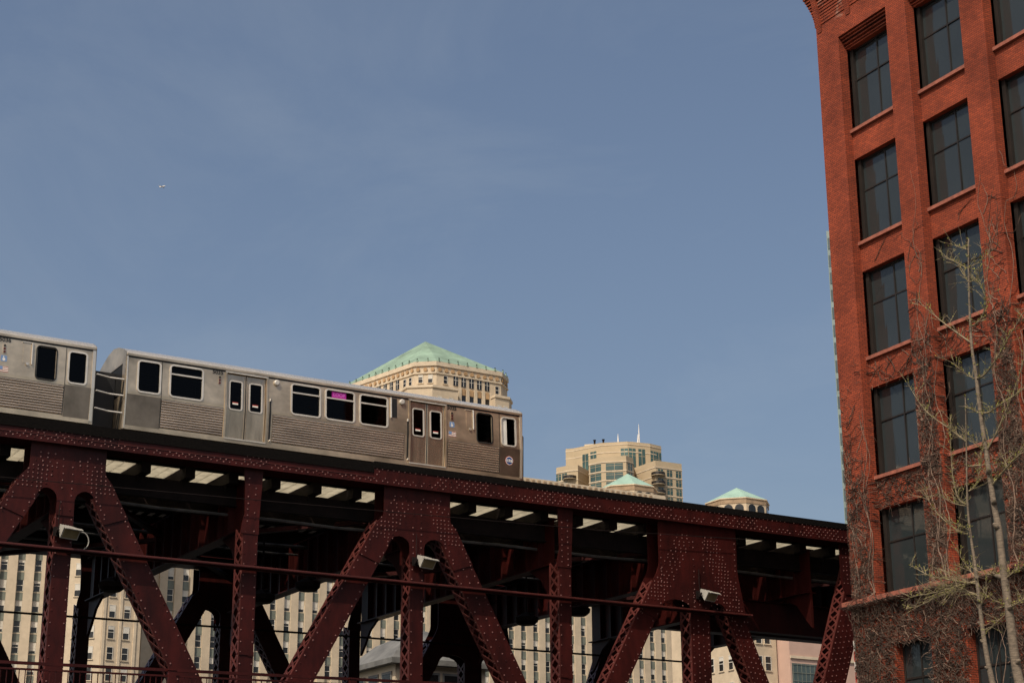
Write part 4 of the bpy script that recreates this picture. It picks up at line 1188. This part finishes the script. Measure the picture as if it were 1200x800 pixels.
for nm, lab, r0, dd in (('B', 'young bare tree with the tallest stem, nearest the right edge', 0.135, 0.0), ('A', 'slimmer young bare tree just left of the tallest one', 0.085, 0.55)):
    base = tp(*TR[nm][0], dd); base.z = GZ
    t = thing('young_tree', lab, 'tree', base, 0, 'young trees before the brick building')
    pts = smooth([base.copy()] + [tp(e, z, dd) for e, z in TR[nm] if z > 4.9])
    n = len(pts)
    mb = lmb(base)
    mb.tube(pts, [r0 * (1 - 0.93 * (i / (n - 1)) ** 0.8) + 0.006 for i in range(n)], 'bark', 9)
    for k in range(7):                # knots and stubs
        p = pts[int(n * (0.05 + 0.08 * k))]; d = Vector((random.uniform(-1, 1), random.uniform(-1, 0.2), 0.3)).normalized()
        mb.tube([p, p + d * r0 * 0.9, p + d * r0 * 1.7], [r0 * 0.55, r0 * 0.5, r0 * 0.25], 'bark', 6)
    mb.wbuild('trunk', t, smooth=True)
    tm = lmb(base); bm_ = lmb(base)
    def spur(p, d, ln):
        q = p + d * ln
        tm.tube([p, p + d * ln * 0.5 + Vector((0, 0, 0.01)), q], [0.0055, 0.0045, 0.0025], 'twig', 4)
        if ln > 0.22:
            for k in range(2):
                c = p.lerp(q, random.uniform(0.25, 0.85)); d2 = (d + Vector((random.uniform(-1, 1), random.uniform(-1, 1), random.uniform(-.5, .8))) * 0.8).normalized()
                tm.tube([c, c + d2 * ln * 0.45], [0.004, 0.002], 'twig', 3)
        for k in range(random.randint(2, 4)):
            c = p.lerp(q, random.uniform(0.3, 1.0)); s = random.uniform(0.012, 0.026)
            a = Vector((random.uniform(-1, 1), random.uniform(-1, 1), random.uniform(0.2, 1.2))).normalized()
            bm_.add([c + a * s * 1.6, c + Vector((s, 0, 0)) * .6, c + Vector((0, s, 0)) * .6, c - Vector((s, s, 0)) * .5], [(0, 1, 2), (0, 2, 3), (0, 3, 1), (1, 3, 2)], 'bud')
    for br in BR[nm]:
        sw = random.uniform(-0.9, 0.7)
        P = [tp(e, z, dd + sw * (i / len(br)) ** 1.2) for i, (e, z) in enumerate(br)]
        P = smooth(P, 4); ln = sum((P[i + 1] - P[i]).length for i in range(len(P) - 1))
        r = 0.011 + 0.011 * ln
        r = min(r, 0.038) * 0.7
        mb = lmb(base); mb.tube(P, [r * (1 - 0.8 * i / (len(P) - 1)) for i in range(len(P))], 'twig', 6); mb.wbuild('branch', t, smooth=True)
        for i in range(1, len(P)):
            for k in range(4 if ln > 1.0 else 3):
                d = ((P[i] - P[i - 1]).normalized() * random.uniform(0.2, 1.0) + Vector((random.uniform(-1, 1), random.uniform(-1, 1), random.uniform(-0.3, 1.1)))).normalized()
                spur(P[i - 1].lerp(P[i], random.random()), d, random.uniform(0.05, 0.28) if random.random() < 0.7 else random.uniform(0.3, 0.6))
    for i in range(int(n * 0.55), n):
        for k in range(3):
            d = Vector((random.uniform(-1, 1), random.uniform(-1, 1), random.uniform(0.1, 1.2))).normalized()
            spur(pts[i], d, random.uniform(0.05, 0.16))
    if nm == 'A':                      # the broom of fine shoots at the left of the low branches
        for k in range(70):
            p = tp(random.uniform(-33.9, -33.1), random.uniform(7.55, 7.95), dd)
            d = (Vector((0, 0, 0)) - BW * random.uniform(-0.6, 1.0) + Vector((0, random.uniform(-.5, .3), random.uniform(-0.5, 0.7)))).normalized()
            spur(p, d, random.uniform(0.3, 0.9))
    tm.wbuild('twigs', t, kind='stuff'); bm_.wbuild('buds', t, kind='stuff')

# ================================================================ CROSSING GATE
gp = -48.52 * BW + 40.0 * BN; gp.z = 5.0
g = thing('crossing_gate', 'red and white striped barrier arm standing upright beside the brick wall', 'barrier', gp)
for k in range(9):
    mb = MB(); mb.box(-0.09, 0.09, -0.03, 0.03, 0.6 + k * 0.36, 0.6 + (k + 1) * 0.36 - 0.002, 'white' if k % 2 == 0 else 'gatered'); mb.build('arm_stripe', g)
mb = MB(); mb.box(-0.25, 0.25, -0.2, 0.2, -0.4, 0.59, 'lampg').box(-0.16, 0.16, -0.12, 0.12, 0.59, 0.6, 'lampg'); mb.build('gate_housing', g)
gp2 = -49.2 * BW + 41.2 * BN; gp2.z = 4.6
g2 = thing('orange_board', 'small plain orange board next to the striped barrier arm', 'sign', gp2)
mb = MB(); mb.box(-0.35, 0.35, -0.02, 0.02, 3.55, 4.35, 'orange'); mb.build('panel', g2)
mb = MB(); mb.tube([(0, 0.05, 0), (0, 0.05, 4.2)], 0.04, 'iron', 8); mb.build('sign_post', g2)

# ================================================================ BRIDGE HOUSE behind the bridge
hb = Vector((-76.0, 40.2, 4.6))
h = thing('bridge_house', 'small bridge tender house with a grey hipped metal roof behind the truss', 'building', hb)
mb = MB(); mb.box(-2.2, 2.2, -2.4, 2.4, 0, 6.3, 'stone'); mb.build('wall', h)
mb = MB(); mb.box(-2.6, 2.6, -2.8, 2.8, 6.302, 6.55, 'zinc'); mb.build('eaves', h)
mb = MB()
mb.add([(-2.55, -2.75, 6.552), (2.55, -2.75, 6.552), (2.55, 2.75, 6.552), (-2.55, 2.75, 6.552), (-1.5, -1.6, 7.6), (1.5, -1.6, 7.6), (1.5, 1.6, 7.6), (-1.5, 1.6, 7.6), (0, 0, 8.35)],
       [(0, 1, 5, 4), (1, 2, 6, 5), (2, 3, 7, 6), (3, 0, 4, 7), (4, 5, 8), (5, 6, 8), (6, 7, 8), (7, 4, 8)], 'zinc')
mb.build('roof', h)
for y in (-1.6, -0.53, 0.53, 1.6):
    mb = MB(); mb.box(2.201, 2.26, y - 0.45, y + 0.45, 4.2, 6.0, 'zinc'); w = mb.build('window', h)
    mb = MB(); mb.box(2.262, 2.275, y - 0.36, y + 0.36, 4.3, 5.9, 'fglass'); mb.build('pane', w)
for x in (-1.4, 0, 1.4):
    mb = MB(); mb.box(x - 0.5, x + 0.5, -2.46, -2.401, 4.2, 6.0, 'zinc'); w = mb.build('window', h)
    mb = MB(); mb.box(x - 0.4, x + 0.4, -2.475, -2.462, 4.3, 5.9, 'fglass'); mb.build('pane', w)

# ================================================================ FAR BUILDINGS
def face_frame(p0, p1):
    p0 = Vector((*p0, 0)); p1 = Vector((*p1, 0)); a = (p1 - p0); ln = a.length; a.normalize()
    n = Vector((a.y, -a.x, 0))
    return p0, a, n, ln, math.atan2(n.y, n.x)
def win_meshes(w, h, frame='stone2'):
    """sash windows facing +x: bare, half and fully drawn blinds"""
    out = []
    for k in range(4):
        mb = MB()
        f = 0.09
        mb.box(-0.02, 0.05, -w / 2, w / 2, h / 2 - f, h / 2, 'blind').box(-0.02, 0.12, -w / 2 - 0.1, w / 2 + 0.1, -h / 2 - 0.15, -h / 2, frame)
        mb.box(-0.02, 0.05, -w / 2, -w / 2 + f, -h / 2, h / 2 - f, frame).box(-0.02, 0.05, w / 2 - f, w / 2, -h / 2, h / 2 - f, 'blind')
        mb.box(-0.02, 0.045, -w / 2 + f, w / 2 - f, -0.045, 0.045, 'blind')
        zt = {0: h / 2 - f, 1: 0.2 * h, 2: 0.045, 3: -0.25 * h}[k]
        mb.box(-0.02, 0.0, -w / 2 + f, w / 2 - f, -h / 2, h / 2 - f, 'fglass')
        if k: mb.box(0.0, 0.02, -w / 2 + f, w / 2 - f, zt, h / 2 - f, 'blind')
        out.append(mb.mesh('window', (0, 0, 0))[0])
    return out
WM = win_meshes(1.15, 2.1)
WMS = win_meshes(1.0, 1.7)
def rect_on(mb, o, a, n, s0, s1, z0, z1, d0, d1, m):
    P = [o + a * s0 + n * d0, o + a * s1 + n * d0, o + a * s1 + n * d1, o + a * s0 + n * d1]
    mb.prism([(p.x, p.y, z0) for p in P], (0, 0, z1 - z0), m)

# --- the great limestone block with its tower and turrets
MBASE = Vector((-310, 170, GZ))
mart = thing('limestone_block', 'vast buff limestone block with a green pyramid roof behind the train', 'building', MBASE)
def Mb(): return lmb(MBASE)
mb = Mb(); mb.box(-340, -292.45, 100, 211, GZ, 78.4, 'stone'); mb.wbuild('main_wall', mart)
mb = Mb(); mb.box(-340, -292.45, 211.001, 254, GZ, 76.0, 'stone'); mb.wbuild('main_wall', mart)
mb = Mb(); mb.box(-320, -299, 232, 253, 76.001, 80.9, 'stone'); mb.wbuild('turret_base', mart)
mb = Mb(); mb.box(-340.4, -291.4, 99.6, 211.4, 78.402, 81.35, 'stone2'); mb.wbuild('parapet', mart)
y = 176.5
dn = MB(); dn.box(-0.25, 0.25, -0.32, 0.32, -0.55, 0.55, 'umber'); dn_me, _ = dn.mesh('parapet_block', (0, 0, 0))
while y < 208:
    put('parapet_block', dn_me, Vector((-291.35, y, 80.45)) - MBASE, mart); y += 1.35
# main facade: tall piers, windows and grey-green spandrels between them
PER = 2.75; ST = 3.75
pier_mb = MB(); pier_mb.box(-0.9, 0.35, -0.72, 0.72, -37, 34.2, 'stone'); pier_me, _ = pier_mb.mesh('facade_pier', (0, 0, 0))
sp_mb = MB(); sp_mb.box(-0.05, 0.10, -0.66, 0.66, -0.8, 0.8, 'spandrel'); sp_me, _ = sp_mb.mesh('facade_spandrel', (0, 0, 0))
y = 101.6; i = 0
while y < 253:
    put('facade_pier', pier_me, Vector((-292.3, y, 41.7)) - MBASE, mart)
    yc = y + PER / 2
    if 103 < yc < 233:
        for k in range(1, 7):
            zc = 37.2 + k * ST
            put('window', WM[random.choice((0, 0, 1, 2, 2, 3))], Vector((-292.41, yc, zc)) - MBASE, mart)
            put('facade_spandrel', sp_me, Vector((-292.41, yc, zc + ST / 2)) - MBASE, mart)
    y += PER; i += 1
# tower
TW = [(-327, 154.0), (-303.6, 158.9), (-300.8, 162.4), (-301.0, 177.6), (-304.2, 181.0), (-327, 184)]
def ring_off(poly, d):
    cx = sum(p[0] for p in poly) / len(poly); cy = sum(p[1] for p in poly) / len(poly)
    out = []
    for x_, y_ in poly:
        v = Vector((x_ - cx, y_ - cy)); v = v * (1 + d / v.length); out.append((cx + v.x, cy + v.y))
    return out
mb = Mb(); mb.prism([(x_, y_, 80.9) for x_, y_ in TW], (0, 0, 24.1), 'stone'); tower = mb.wbuild('tower', mart)
mb = Mb(); mb.prism([(x_, y_, 102.95) for x_, y_ in ring_off(TW, 0.25)], (0, 0, 0.3), 'stone2').prism([(x_, y_, 104.6) for x_, y_ in ring_off(TW, 0.3)], (0, 0, 0.9), 'stone2'); mb.wbuild('tower_cornice', mart)
mb = Mb()
ap = (-313.5, 166.5, 113.9); ev = ring_off(TW, 0.25); n = len(ev)
mb.add([(x_, y_, 105.52) for x_, y_ in ev] + [ap], [(i, (i + 1) % n, n) for i in range(n)], 'copper'); rf = mb.wbuild('tower_roof', mart)
# antefixes along the eaves and standing seams
ant = MB(); ant.box(-0.12, 0.12, -0.15, 0.15, 0, 0.5, 'copper').box(-0.08, 0.08, -0.1, 0.1, 0.502, 0.7, 'iron'); ant_me, _ = ant.mesh('antefix', (0, 0, 0))
med = MB(); med.tube([(-0.02, 0, 0), (0.16, 0, 0)], 0.42, 'ochre', 8); med_me, _ = med.mesh('medallion', (0, 0, 0))
for j in range(5):
    o, a, nn, ln, th = face_frame(ev[j], ev[j + 1])
    k = 0.6
    while k < ln:
        p = o + a * k; put('antefix', ant_me, Vector((p.x, p.y, 105.5)) - MBASE, mart, th); k += 2.2
    o, a, nn, ln, th = face_frame(TW[j], TW[j + 1]); k = 0.7
    while k < ln:
        p = o + a * k + nn * 0.1; put('medallion', med_me, Vector((p.x, p.y, 103.85)) - MBASE, mart, th); k += 1.5
# tower windows: tall arched openings on the long faces, small paired windows at the ends
am = MB()
am.plate([(-0.5, -1.1), (0.5, -1.1), (0.5, 0.55)] + [(0.5 * math.cos(R(180 * k / 8)), 0.55 + 0.5 * math.sin(R(180 * k / 8))) for k in range(1, 8)] + [(-0.5, 0.55)], -0.05, 0.06, 'fglass')
am.box(0.061, 0.10, -0.04, 0.04, -1.1, 1.0, 'blind').box(0.061, 0.10, -0.5, -0.05, 0.0, 0.08, 'blind').box(0.061, 0.10, 0.05, 0.5, 0.0, 0.08, 'blind')
orn = MB(); orn.box(-0.05, 0.14, -0.45, 0.45, -0.7, 0.7, 'ochre').box(-0.05, 0.07, -0.45, 0.45, -2.6, -0.75, 'fglass'); orn_me, _ = orn.mesh('ornament_panel', (0, 0, 0))
am_me, _ = am.mesh('arched_window', (0, 0, 0))
fin = MB(); fin.box(-0.05, 0.35, -0.34, 0.34, -9, 0.2, 'stone2'); fin_me, _ = fin.mesh('tower_fin', (0, 0, 0))
def on_face(p0, p1, items):
    o, a, nn, ln, th = face_frame(p0, p1)
    for s, z, me, nm, d in items:
        p = o + a * s + nn * d
        put(nm, me, Vector((p.x, p.y, z)) - MBASE, mart, th)
its = [(2.0, 101.9, WMS[0], 'window', 0.05), (14.2, 101.5, WMS[0], 'window', 0.05)]
for k in range(5):
    its += [(4.4 + k * 1.85, 102.1, am_me, 'arched_window', 0.05), (4.4 + k * 1.85, 99.9, orn_me, 'ornament_panel', 0.05), (3.47 + k * 1.85, 100.3, fin_me, 'tower_fin', 0.0)]
its.append((3.47 + 5 * 1.85, 100.3, fin_me, 'tower_fin', 0.0))
on_face(TW[2], TW[3], its)
on_face(TW[1], TW[2], [(1.2, 101.9, WMS[1], 'window', 0.05), (3.2, 101.9, WMS[2], 'window', 0.05)])
its = [(22.6, 101.7, WMS[0], 'window', 0.05), (20.8, 101.7, WMS[0], 'window', 0.05)]
for k in range(6): its += [(18.5 - k * 2.0, 102.0, am_me, 'arched_window', 0.05), (18.5 - k * 2.0, 99.9, orn_me, 'ornament_panel', 0.05)]
on_face(TW[0], TW[1], its)
# lower shoulders of the tower
SH = [((-309, 157.2), (-302.4, 156.6), (-299.2, 160.6), (-299.0, 166.4), (-309, 166.4)), ((-309, 175.0), (-298.9, 175.0), (-299.1, 178.4), (-301.8, 180.6), (-309, 180.8))]
for q, s in enumerate(SH):
    zt = 99.4 if q == 0 else 99.3
    mb = Mb(); mb.prism([(x_, y_, 80.91) for x_, y_ in s], (0, 0, zt - 80.91), 'stone'); sh = mb.wbuild('tower_shoulder', mart)
    mb = Mb(); mb.prism([(x_, y_, zt + 0.002) for x_, y_ in ring_off(s, 0.25)], (0, 0, 0.5), 'stone2'); mb.wbuild('shoulder_coping', mart)
    for j in range(1, 3):
        o, a, nn, ln, th = face_frame(s[j], s[j + 1]) if q == 0 else face_frame(s[j], s[j + 1])
        for kk in ((0.28, 0.72) if ln > 3 else (0.5,)):
            for z in (96.9, 93.4):
                p = o + a * (ln * kk) + nn * 0.05; put('window', WMS[random.choice((0, 1, 2))], Vector((p.x, p.y, z)) - MBASE, mart, th)
# octagonal turrets with pale green roofs
arc = MB(); arc.plate([(-0.95, -0.9), (0.95, -0.9), (0.95, 0.1)] + [(0.95 * math.cos(R(180 * k / 8)), 0.1 + 0.8 * math.sin(R(180 * k / 8))) for k in range(1, 8)] + [(-0.95, 0.1)], -0.05, 0.05, 'fglass'); arc_me, _ = arc.mesh('arched_window', (0, 0, 0))
for cx, cy, rr in ((-309.0, 214.2, 6.4), (-308.0, 243.2, 7.2)):
    oc = [(cx + rr * math.cos(R(22.5 + 45 * k)), cy + rr * math.sin(R(22.5 + 45 * k))) for k in range(8)]
    mb = Mb(); mb.prism([(x_, y_, 80.91) for x_, y_ in ring_off(oc, 0.9)], (0, 0, 1.6), 'stone2'); mb.prism([(x_, y_, 82.52) for x_, y_ in oc], (0, 0, 3.6), 'stone'); mb.wbuild('turret', mart)
    mb = Mb(); mb.prism([(x_, y_, 85.1) for x_, y_ in ring_off(oc, 0.12)], (0, 0, 0.8), 'umber').prism([(x_, y_, 86.125) for x_, y_ in ring_off(oc, 0.3)], (0, 0, 0.22), 'stone2'); mb.wbuild('turret_frieze', mart)
    e8 = ring_off(oc, 0.35)
    mb = Mb(); mb.add([(x_, y_, 86.36) for x_, y_ in ring_off(oc, 0.2)] + [(cx, cy, 90.1)], [(i, (i + 1) % 8, 8) for i in range(8)], 'copperl'); mb.wbuild('turret_roof', mart)
    for j in range(8):
        o, a, nn, ln, th = face_frame(oc[j], oc[(j + 1) % 8])
        for kk in (0.28, 0.72):
            p = o + a * (ln * kk) + nn * 0.03; put('arched_window', arc_me, Vector((p.x, p.y, 84.0)) - MBASE, mart, th)

# --- chamfered corner pavilion in front of the block's south end
pb = Vector((-290, 95, GZ))
pav = thing('corner_pavilion', 'pale stone corner building with single sash windows seen left of the second post', 'building', pb)
PV = [(-300, 82), (-288.6, 86.4), (-285.0, 91.6), (-285.2, 98.4), (-300, 98.6)]
mb = lmb(pb); mb.prism([(x_, y_, GZ) for x_, y_ in PV], (0, 0, 66), 'stone'); mb.wbuild('wall', pav)
for fi, cols in ((2, (0.24, 0.62)), (1, (0.30, 0.72)), (0, (0.35, 0.75))):
    o, a, nn, ln, th = face_frame(PV[fi], PV[fi + 1])
    for kk in cols:
        for k in range(8):
            z = 33.6 + k * 3.45
            p = o + a * (ln * kk) + nn * 0.03
            put('window', WM[random.choice((0, 0, 1, 2, 2))], Vector((p.x, p.y, z)) - pb, pav, th)
for s in (0.02, 0.43, 0.81):
    o, a, nn, ln, th = face_frame(PV[2], PV[3]); mb = lmb(pb); rect_on(mb, o, a, nn, ln * s, ln * s + 0.45, GZ, 69, -0.1, 0.18, 'stone2'); mb.wbuild('pilaster', pav)

# --- ribbed wing at the far left, turned towards the viewer
wa = Vector((-0.998, 0.2995, 0)); P1 = wa * 292.0
adir = Vector((0.245, 0.97, 0)).normalized()
P0 = P1 - adir * 40
wb = Vector((P1.x - 4, P1.y - 16, GZ))
wing = thing('ribbed_office_wing', 'pale ribbed stone office wing at the far left below the train', 'building', wb)
o, a, nn, ln, th = face_frame((P0.x, P0.y), (P1.x, P1.y))
mb = lmb(wb); rect_on(mb, o, a, nn, 0, ln, GZ, 68, -14, -0.55, 'stone'); mb.wbuild('wall', wing)
pm = MB(); pm.box(-0.6, 0.3, -0.78, 0.78, -31, 31, 'stone'); pm_me, _ = pm.mesh('pier', (0, 0, 0))
s = ln - 0.9
while s > 12:
    p = o + a * s; put('pier', pm_me, Vector((p.x, p.y, 36)) - wb, wing, th)
    p = o + a * (s - 1.38) - nn * 0.52
    for k in range(8):
        z = 31.4 + k * 3.42
        put('window', WM[random.choice((0, 1, 2, 2, 3))], Vector((p.x, p.y, z)) - wb, wing, th)
        put('spandrel', sp_me, Vector((p.x, p.y, z + 1.71)) - wb, wing, th)
    s -= 2.76

# --- apartment tower with green glass
AB = Vector((-455, 305, GZ))
apt = thing('apartment_tower', 'tan stepped apartment tower with green tinted windows and rooftop aerials', 'building', AB)
UPR = [(-462, 296.5), (-459.8, 298.3), (-450.0, 302.0), (-444.4, 308.3), (-443.0, 316.0), (-444.0, 321.0), (-466, 326)]
mb = lmb(AB); mb.prism([(x_, y_, GZ) for x_, y_ in [(-462, 296.5)] + UPR[1:]], (0, 0, 135.4), 'conc'); mb.wbuild('upper_wall', apt)
mb = lmb(AB); mb.prism([(x_, y_, 140.02) for x_, y_ in ring_off(UPR, -6)], (0, 0, 1.3), 'stone2'); mb.wbuild('penthouse', apt)
LOW = [(-458, 303), (-439.2, 290.2), (-434.4, 292.0), (-429.6, 297.4), (-431.0, 301.0), (-446, 312)]
mb = lmb(AB); mb.prism([(x_, y_, GZ) for x_, y_ in LOW], (0, 0, 126.2), 'conc'); mb.wbuild('middle_wall', apt)
WR = [(-431.2, 309.4), (-431.0, 319.2), (-445, 322), (-445, 309.4)]
mb = lmb(AB); mb.prism([(x_, y_, GZ) for x_, y_ in WR], (0, 0, 126.6), 'conc'); mb.wbuild('wing_wall', apt)
WL = [(-453.4, 287.4), (-449.0, 288.9), (-446.9, 291.2), (-456, 305), (-470, 300)]
mb = lmb(AB); mb.prism([(x_, y_, GZ) for x_, y_ in WL], (0, 0, 126.3), 'conc'); mb.wbuild('wing_wall', apt)
def gw(w, h_):
    mb = MB(); mb.box(-0.1, 0.08, -w / 2, w / 2, -h_ / 2, h_ / 2, 'gglass').box(0.081, 0.13, -0.05, 0.05, -h_ / 2, h_ / 2, 'conc').box(0.081, 0.12, -w / 2, -0.06, 0.15 * h_, 0.15 * h_ + 0.09, 'conc').box(0.081, 0.12, 0.06, w / 2, 0.15 * h_, 0.15 * h_ + 0.09, 'conc')
    return mb.mesh('window', (0, 0, 0))[0]
gwide, gnar, gtall = gw(5.2, 2.1), gw(1.9, 2.0), gw(2.3, 6.8)
bal = MB(); bal.tube([(0, 0, -0.15), (0, 0, 0.0)], 2.2, 'conc', 14).tube([(0, 0, 0.0), (0, 0, 0.9)], 2.15, 'wframe', 14); bal_me, _ = bal.mesh('balcony', (0, 0, 0))
def apt_face(p0, p1, items):
    o, a, nn, ln, th = face_frame(p0, p1)
    for f, z, me, nm in items:
        p = o + a * (ln * f) + nn * 0.02; put(nm, me, Vector((p.x, p.y, z)) - AB, apt, th)
apt_face(UPR[1], UPR[2], [(0.42, 133.9, gtall, 'window'), (0.72, 134.2, gtall, 'window')])
apt_face(UPR[3], UPR[4], [(0.62, 134.5, gtall, 'window')])
apt_face(UPR[4], UPR[5], [(0.25, 134.3, gtall, 'window'), (0.75, 134.3, gtall, 'window')])
apt_face(UPR[2], UPR[3], [(0.88, 134.4, gtall, 'window')])
apt_face(UPR[3], UPR[4], [(0.2, 134.5, gtall, 'window')])
for k in range(5):
    z = 127.6 - k * 2.86
    apt_face(LOW[1], LOW[2], [(0.5, z, gw(4.0, 2.1), 'window')])
    apt_face(LOW[2], LOW[3], [(0.5, z, gwide, 'window')])
    apt_face(LOW[3], LOW[4], [(0.5, z, gnar, 'window')])
    apt_face(UPR[1], UPR[2], [(0.25, z, gnar, 'window'), (0.5, z, gnar, 'window')])
    apt_face(UPR[3], UPR[4], [(0.2, z, gnar, 'window'), (0.62, z, gnar, 'window')])
    apt_face(UPR[4], UPR[5], [(0.25, z, gnar, 'window'), (0.75, z, gnar, 'window')])
    apt_face(WR[0], WR[1], [(0.18, z, gnar, 'window'), (0.52, z, gnar, 'window'), (0.86, z, gnar, 'window')])
    apt_face(WL[0], WL[1], [(0.2, z, gnar, 'window'), (0.7, z, gnar, 'window')])
    put('balcony', bal_me, Vector((-431.6, 310.6, z - 1.0)) - AB, apt)
    put('balcony', bal_me, Vector((-449.0, 289.6, z - 1.0)) - AB, apt)
for zb in (139.0, 136.6):
    mb = lmb(AB); mb.prism([(x_, y_, zb) for x_, y_ in ring_off(UPR, 0.12)], (0, 0, 0.3), 'stone2'); mb.wbuild('floor_band', apt)
for k in range(5):
    for pg in (LOW, WR, WL):
        mb = lmb(AB); mb.prism([(x_, y_, 128.95 - k * 2.86) for x_, y_ in ring_off(pg, 0.15)], (0, 0, 0.35), 'stone2'); mb.wbuild('floor_band', apt)
for x_, y_, h_ in ((-452, 310, 4.5), (-452.5, 318, 5.5), (-452.6, 318.6, 9)):
    mb = lmb(AB); mb.tube([(x_, y_, 140.0), (x_, y_, 140 + h_ * 0.5), (x_, y_, 140 + h_)], [0.28, 0.24, 0.05] if h_ < 10 else [0.12, 0.08, 0.04], 'white', 6); mb.wbuild('aerial', apt)
for x_, y_ in ((-455, 303), (-453, 305)):
    mb = lmb(AB); mb.tube([(x_, y_, 140), (x_, y_, 141.6), (x_, y_, 142.2)], [0.3, 0.3, 0.5], 'iron', 8); mb.wbuild('roof_vent', apt)

# --- slim glass tower just left of the brick corner
GB = Vector((-213, 197, GZ))
gt = thing('glass_tower', 'slim pale teal high-rise showing as a sliver beside the brick corner', 'building', GB)
gd = Vector((0.75, 0.661, 0))
q0 = Vector((-213.0, 189.9, 0))
mb = lmb(GB); o, a, nn = q0, gd, Vector((gd.y, -gd.x, 0))
rect_on(mb, o, a, nn, 0, 16, GZ, 109.3, -16, 0, 'teal'); mb.wbuild('wall', gt)
tgm = MB(); tgm.box(-0.02, 0.08, -0.36, 0.36, -1.0, 1.0, 'tglass'); tg_me, _ = tgm.mesh('window', (0, 0, 0))
th = math.atan2(nn.y, nn.x)
for k in range(20):
    for s in (0.5, 2.4):
        p = o + a * s; put('window', tg_me, Vector((p.x, p.y, 107.0 - k * 3.1)) - GB, gt, th)

# --- low buildings glimpsed beneath the right end of the bridge
LB = Vector((-206, 166, GZ))
lb = thing('beige_corner_house', 'beige house with two white sash windows seen under the right end', 'building', LB)
mb = lmb(LB); mb.box(-222, -205.8, 161.3, 168.6, GZ, 42, 'stone'); mb.wbuild('wall', lb)
for y_ in (162.2, 163.7, 165.3, 166.9):
    for z in (38.2, 34.3, 30.4): put('window', WM[0], Vector((-205.77, y_, z)) - LB, lb)
for k in range(6):
    for z in (38.2, 34.3, 30.4): put('window', WM[random.choice((0, 1, 2))], Vector((-207.4 - k * 2.3, 161.27, z)) - LB, lb, -math.pi / 2)
PB = Vector((-204, 174, GZ))
pk_ = thing('pink_warehouse', 'pink rendered building with a band of dark blue windows under the right end', 'building', PB)
mb = lmb(PB); mb.box(-220, -203.2, 168.9, 186, GZ, 41, 'pinkw'); mb.wbuild('wall', pk_)
mb = lmb(PB); mb.box(-203.199, -203.1, 169.2, 175.6, 28.0, 34.2, 'tglass'); w = mb.wbuild('window_band', pk_)
for k in range(8):
    mb = lmb(PB); mb.box(-203.099, -203.05, 169.3 + k * 0.8, 169.38 + k * 0.8, 28, 34.2, 'spandrel'); mb.wbuild('mullion', w)
mb = lmb(PB); mb.box(-203.199, -203.0, 168.95, 185.9, 34.9, 35.3, 'stone2'); mb.wbuild('string_course', pk_)
for k in range(5):
    mb = lmb(PB); mb.box(-203.049, -203.02, 169.2, 175.6, 29.2 + k * 1.2, 29.28 + k * 1.2, 'spandrel'); mb.wbuild('transom', w)

# ================================================================ AIRLINER
PL = Vector((-3580, 1225, 1560))
al = thing('airliner', 'tiny white airliner high in the left part of the sky', 'airplane', PL)
al.rotation_euler = (0, 0, R(28))
mb = MB(); mb.tube([(-9, 0, 0), (-7, 0, 0.2), (0, 0, 0), (6, 0, 0), (9, 0, -0.2)], [0.3, 1.1, 1.3, 1.2, 0.3], 'white', 10); mb.build('fuselage', al)
for s in (1, -1):
    mb = MB(); mb.prism([(1.5, 1.0 * s, -0.4), (-1.5, 1.0 * s, -0.4), (-4.0, 10 * s, 0.3), (-3.0, 10 * s, 0.3)], (0, 0, 0.25), 'white'); mb.build('wing', al)
mb = MB(); mb.prism([(-6.5, -0.1, 0.8), (-8.8, -0.1, 0.8), (-9.6, -0.1, 4.2), (-8.4, -0.1, 4.2)], (0, 0.2, 0), 'white'); mb.build('tail_fin', al)
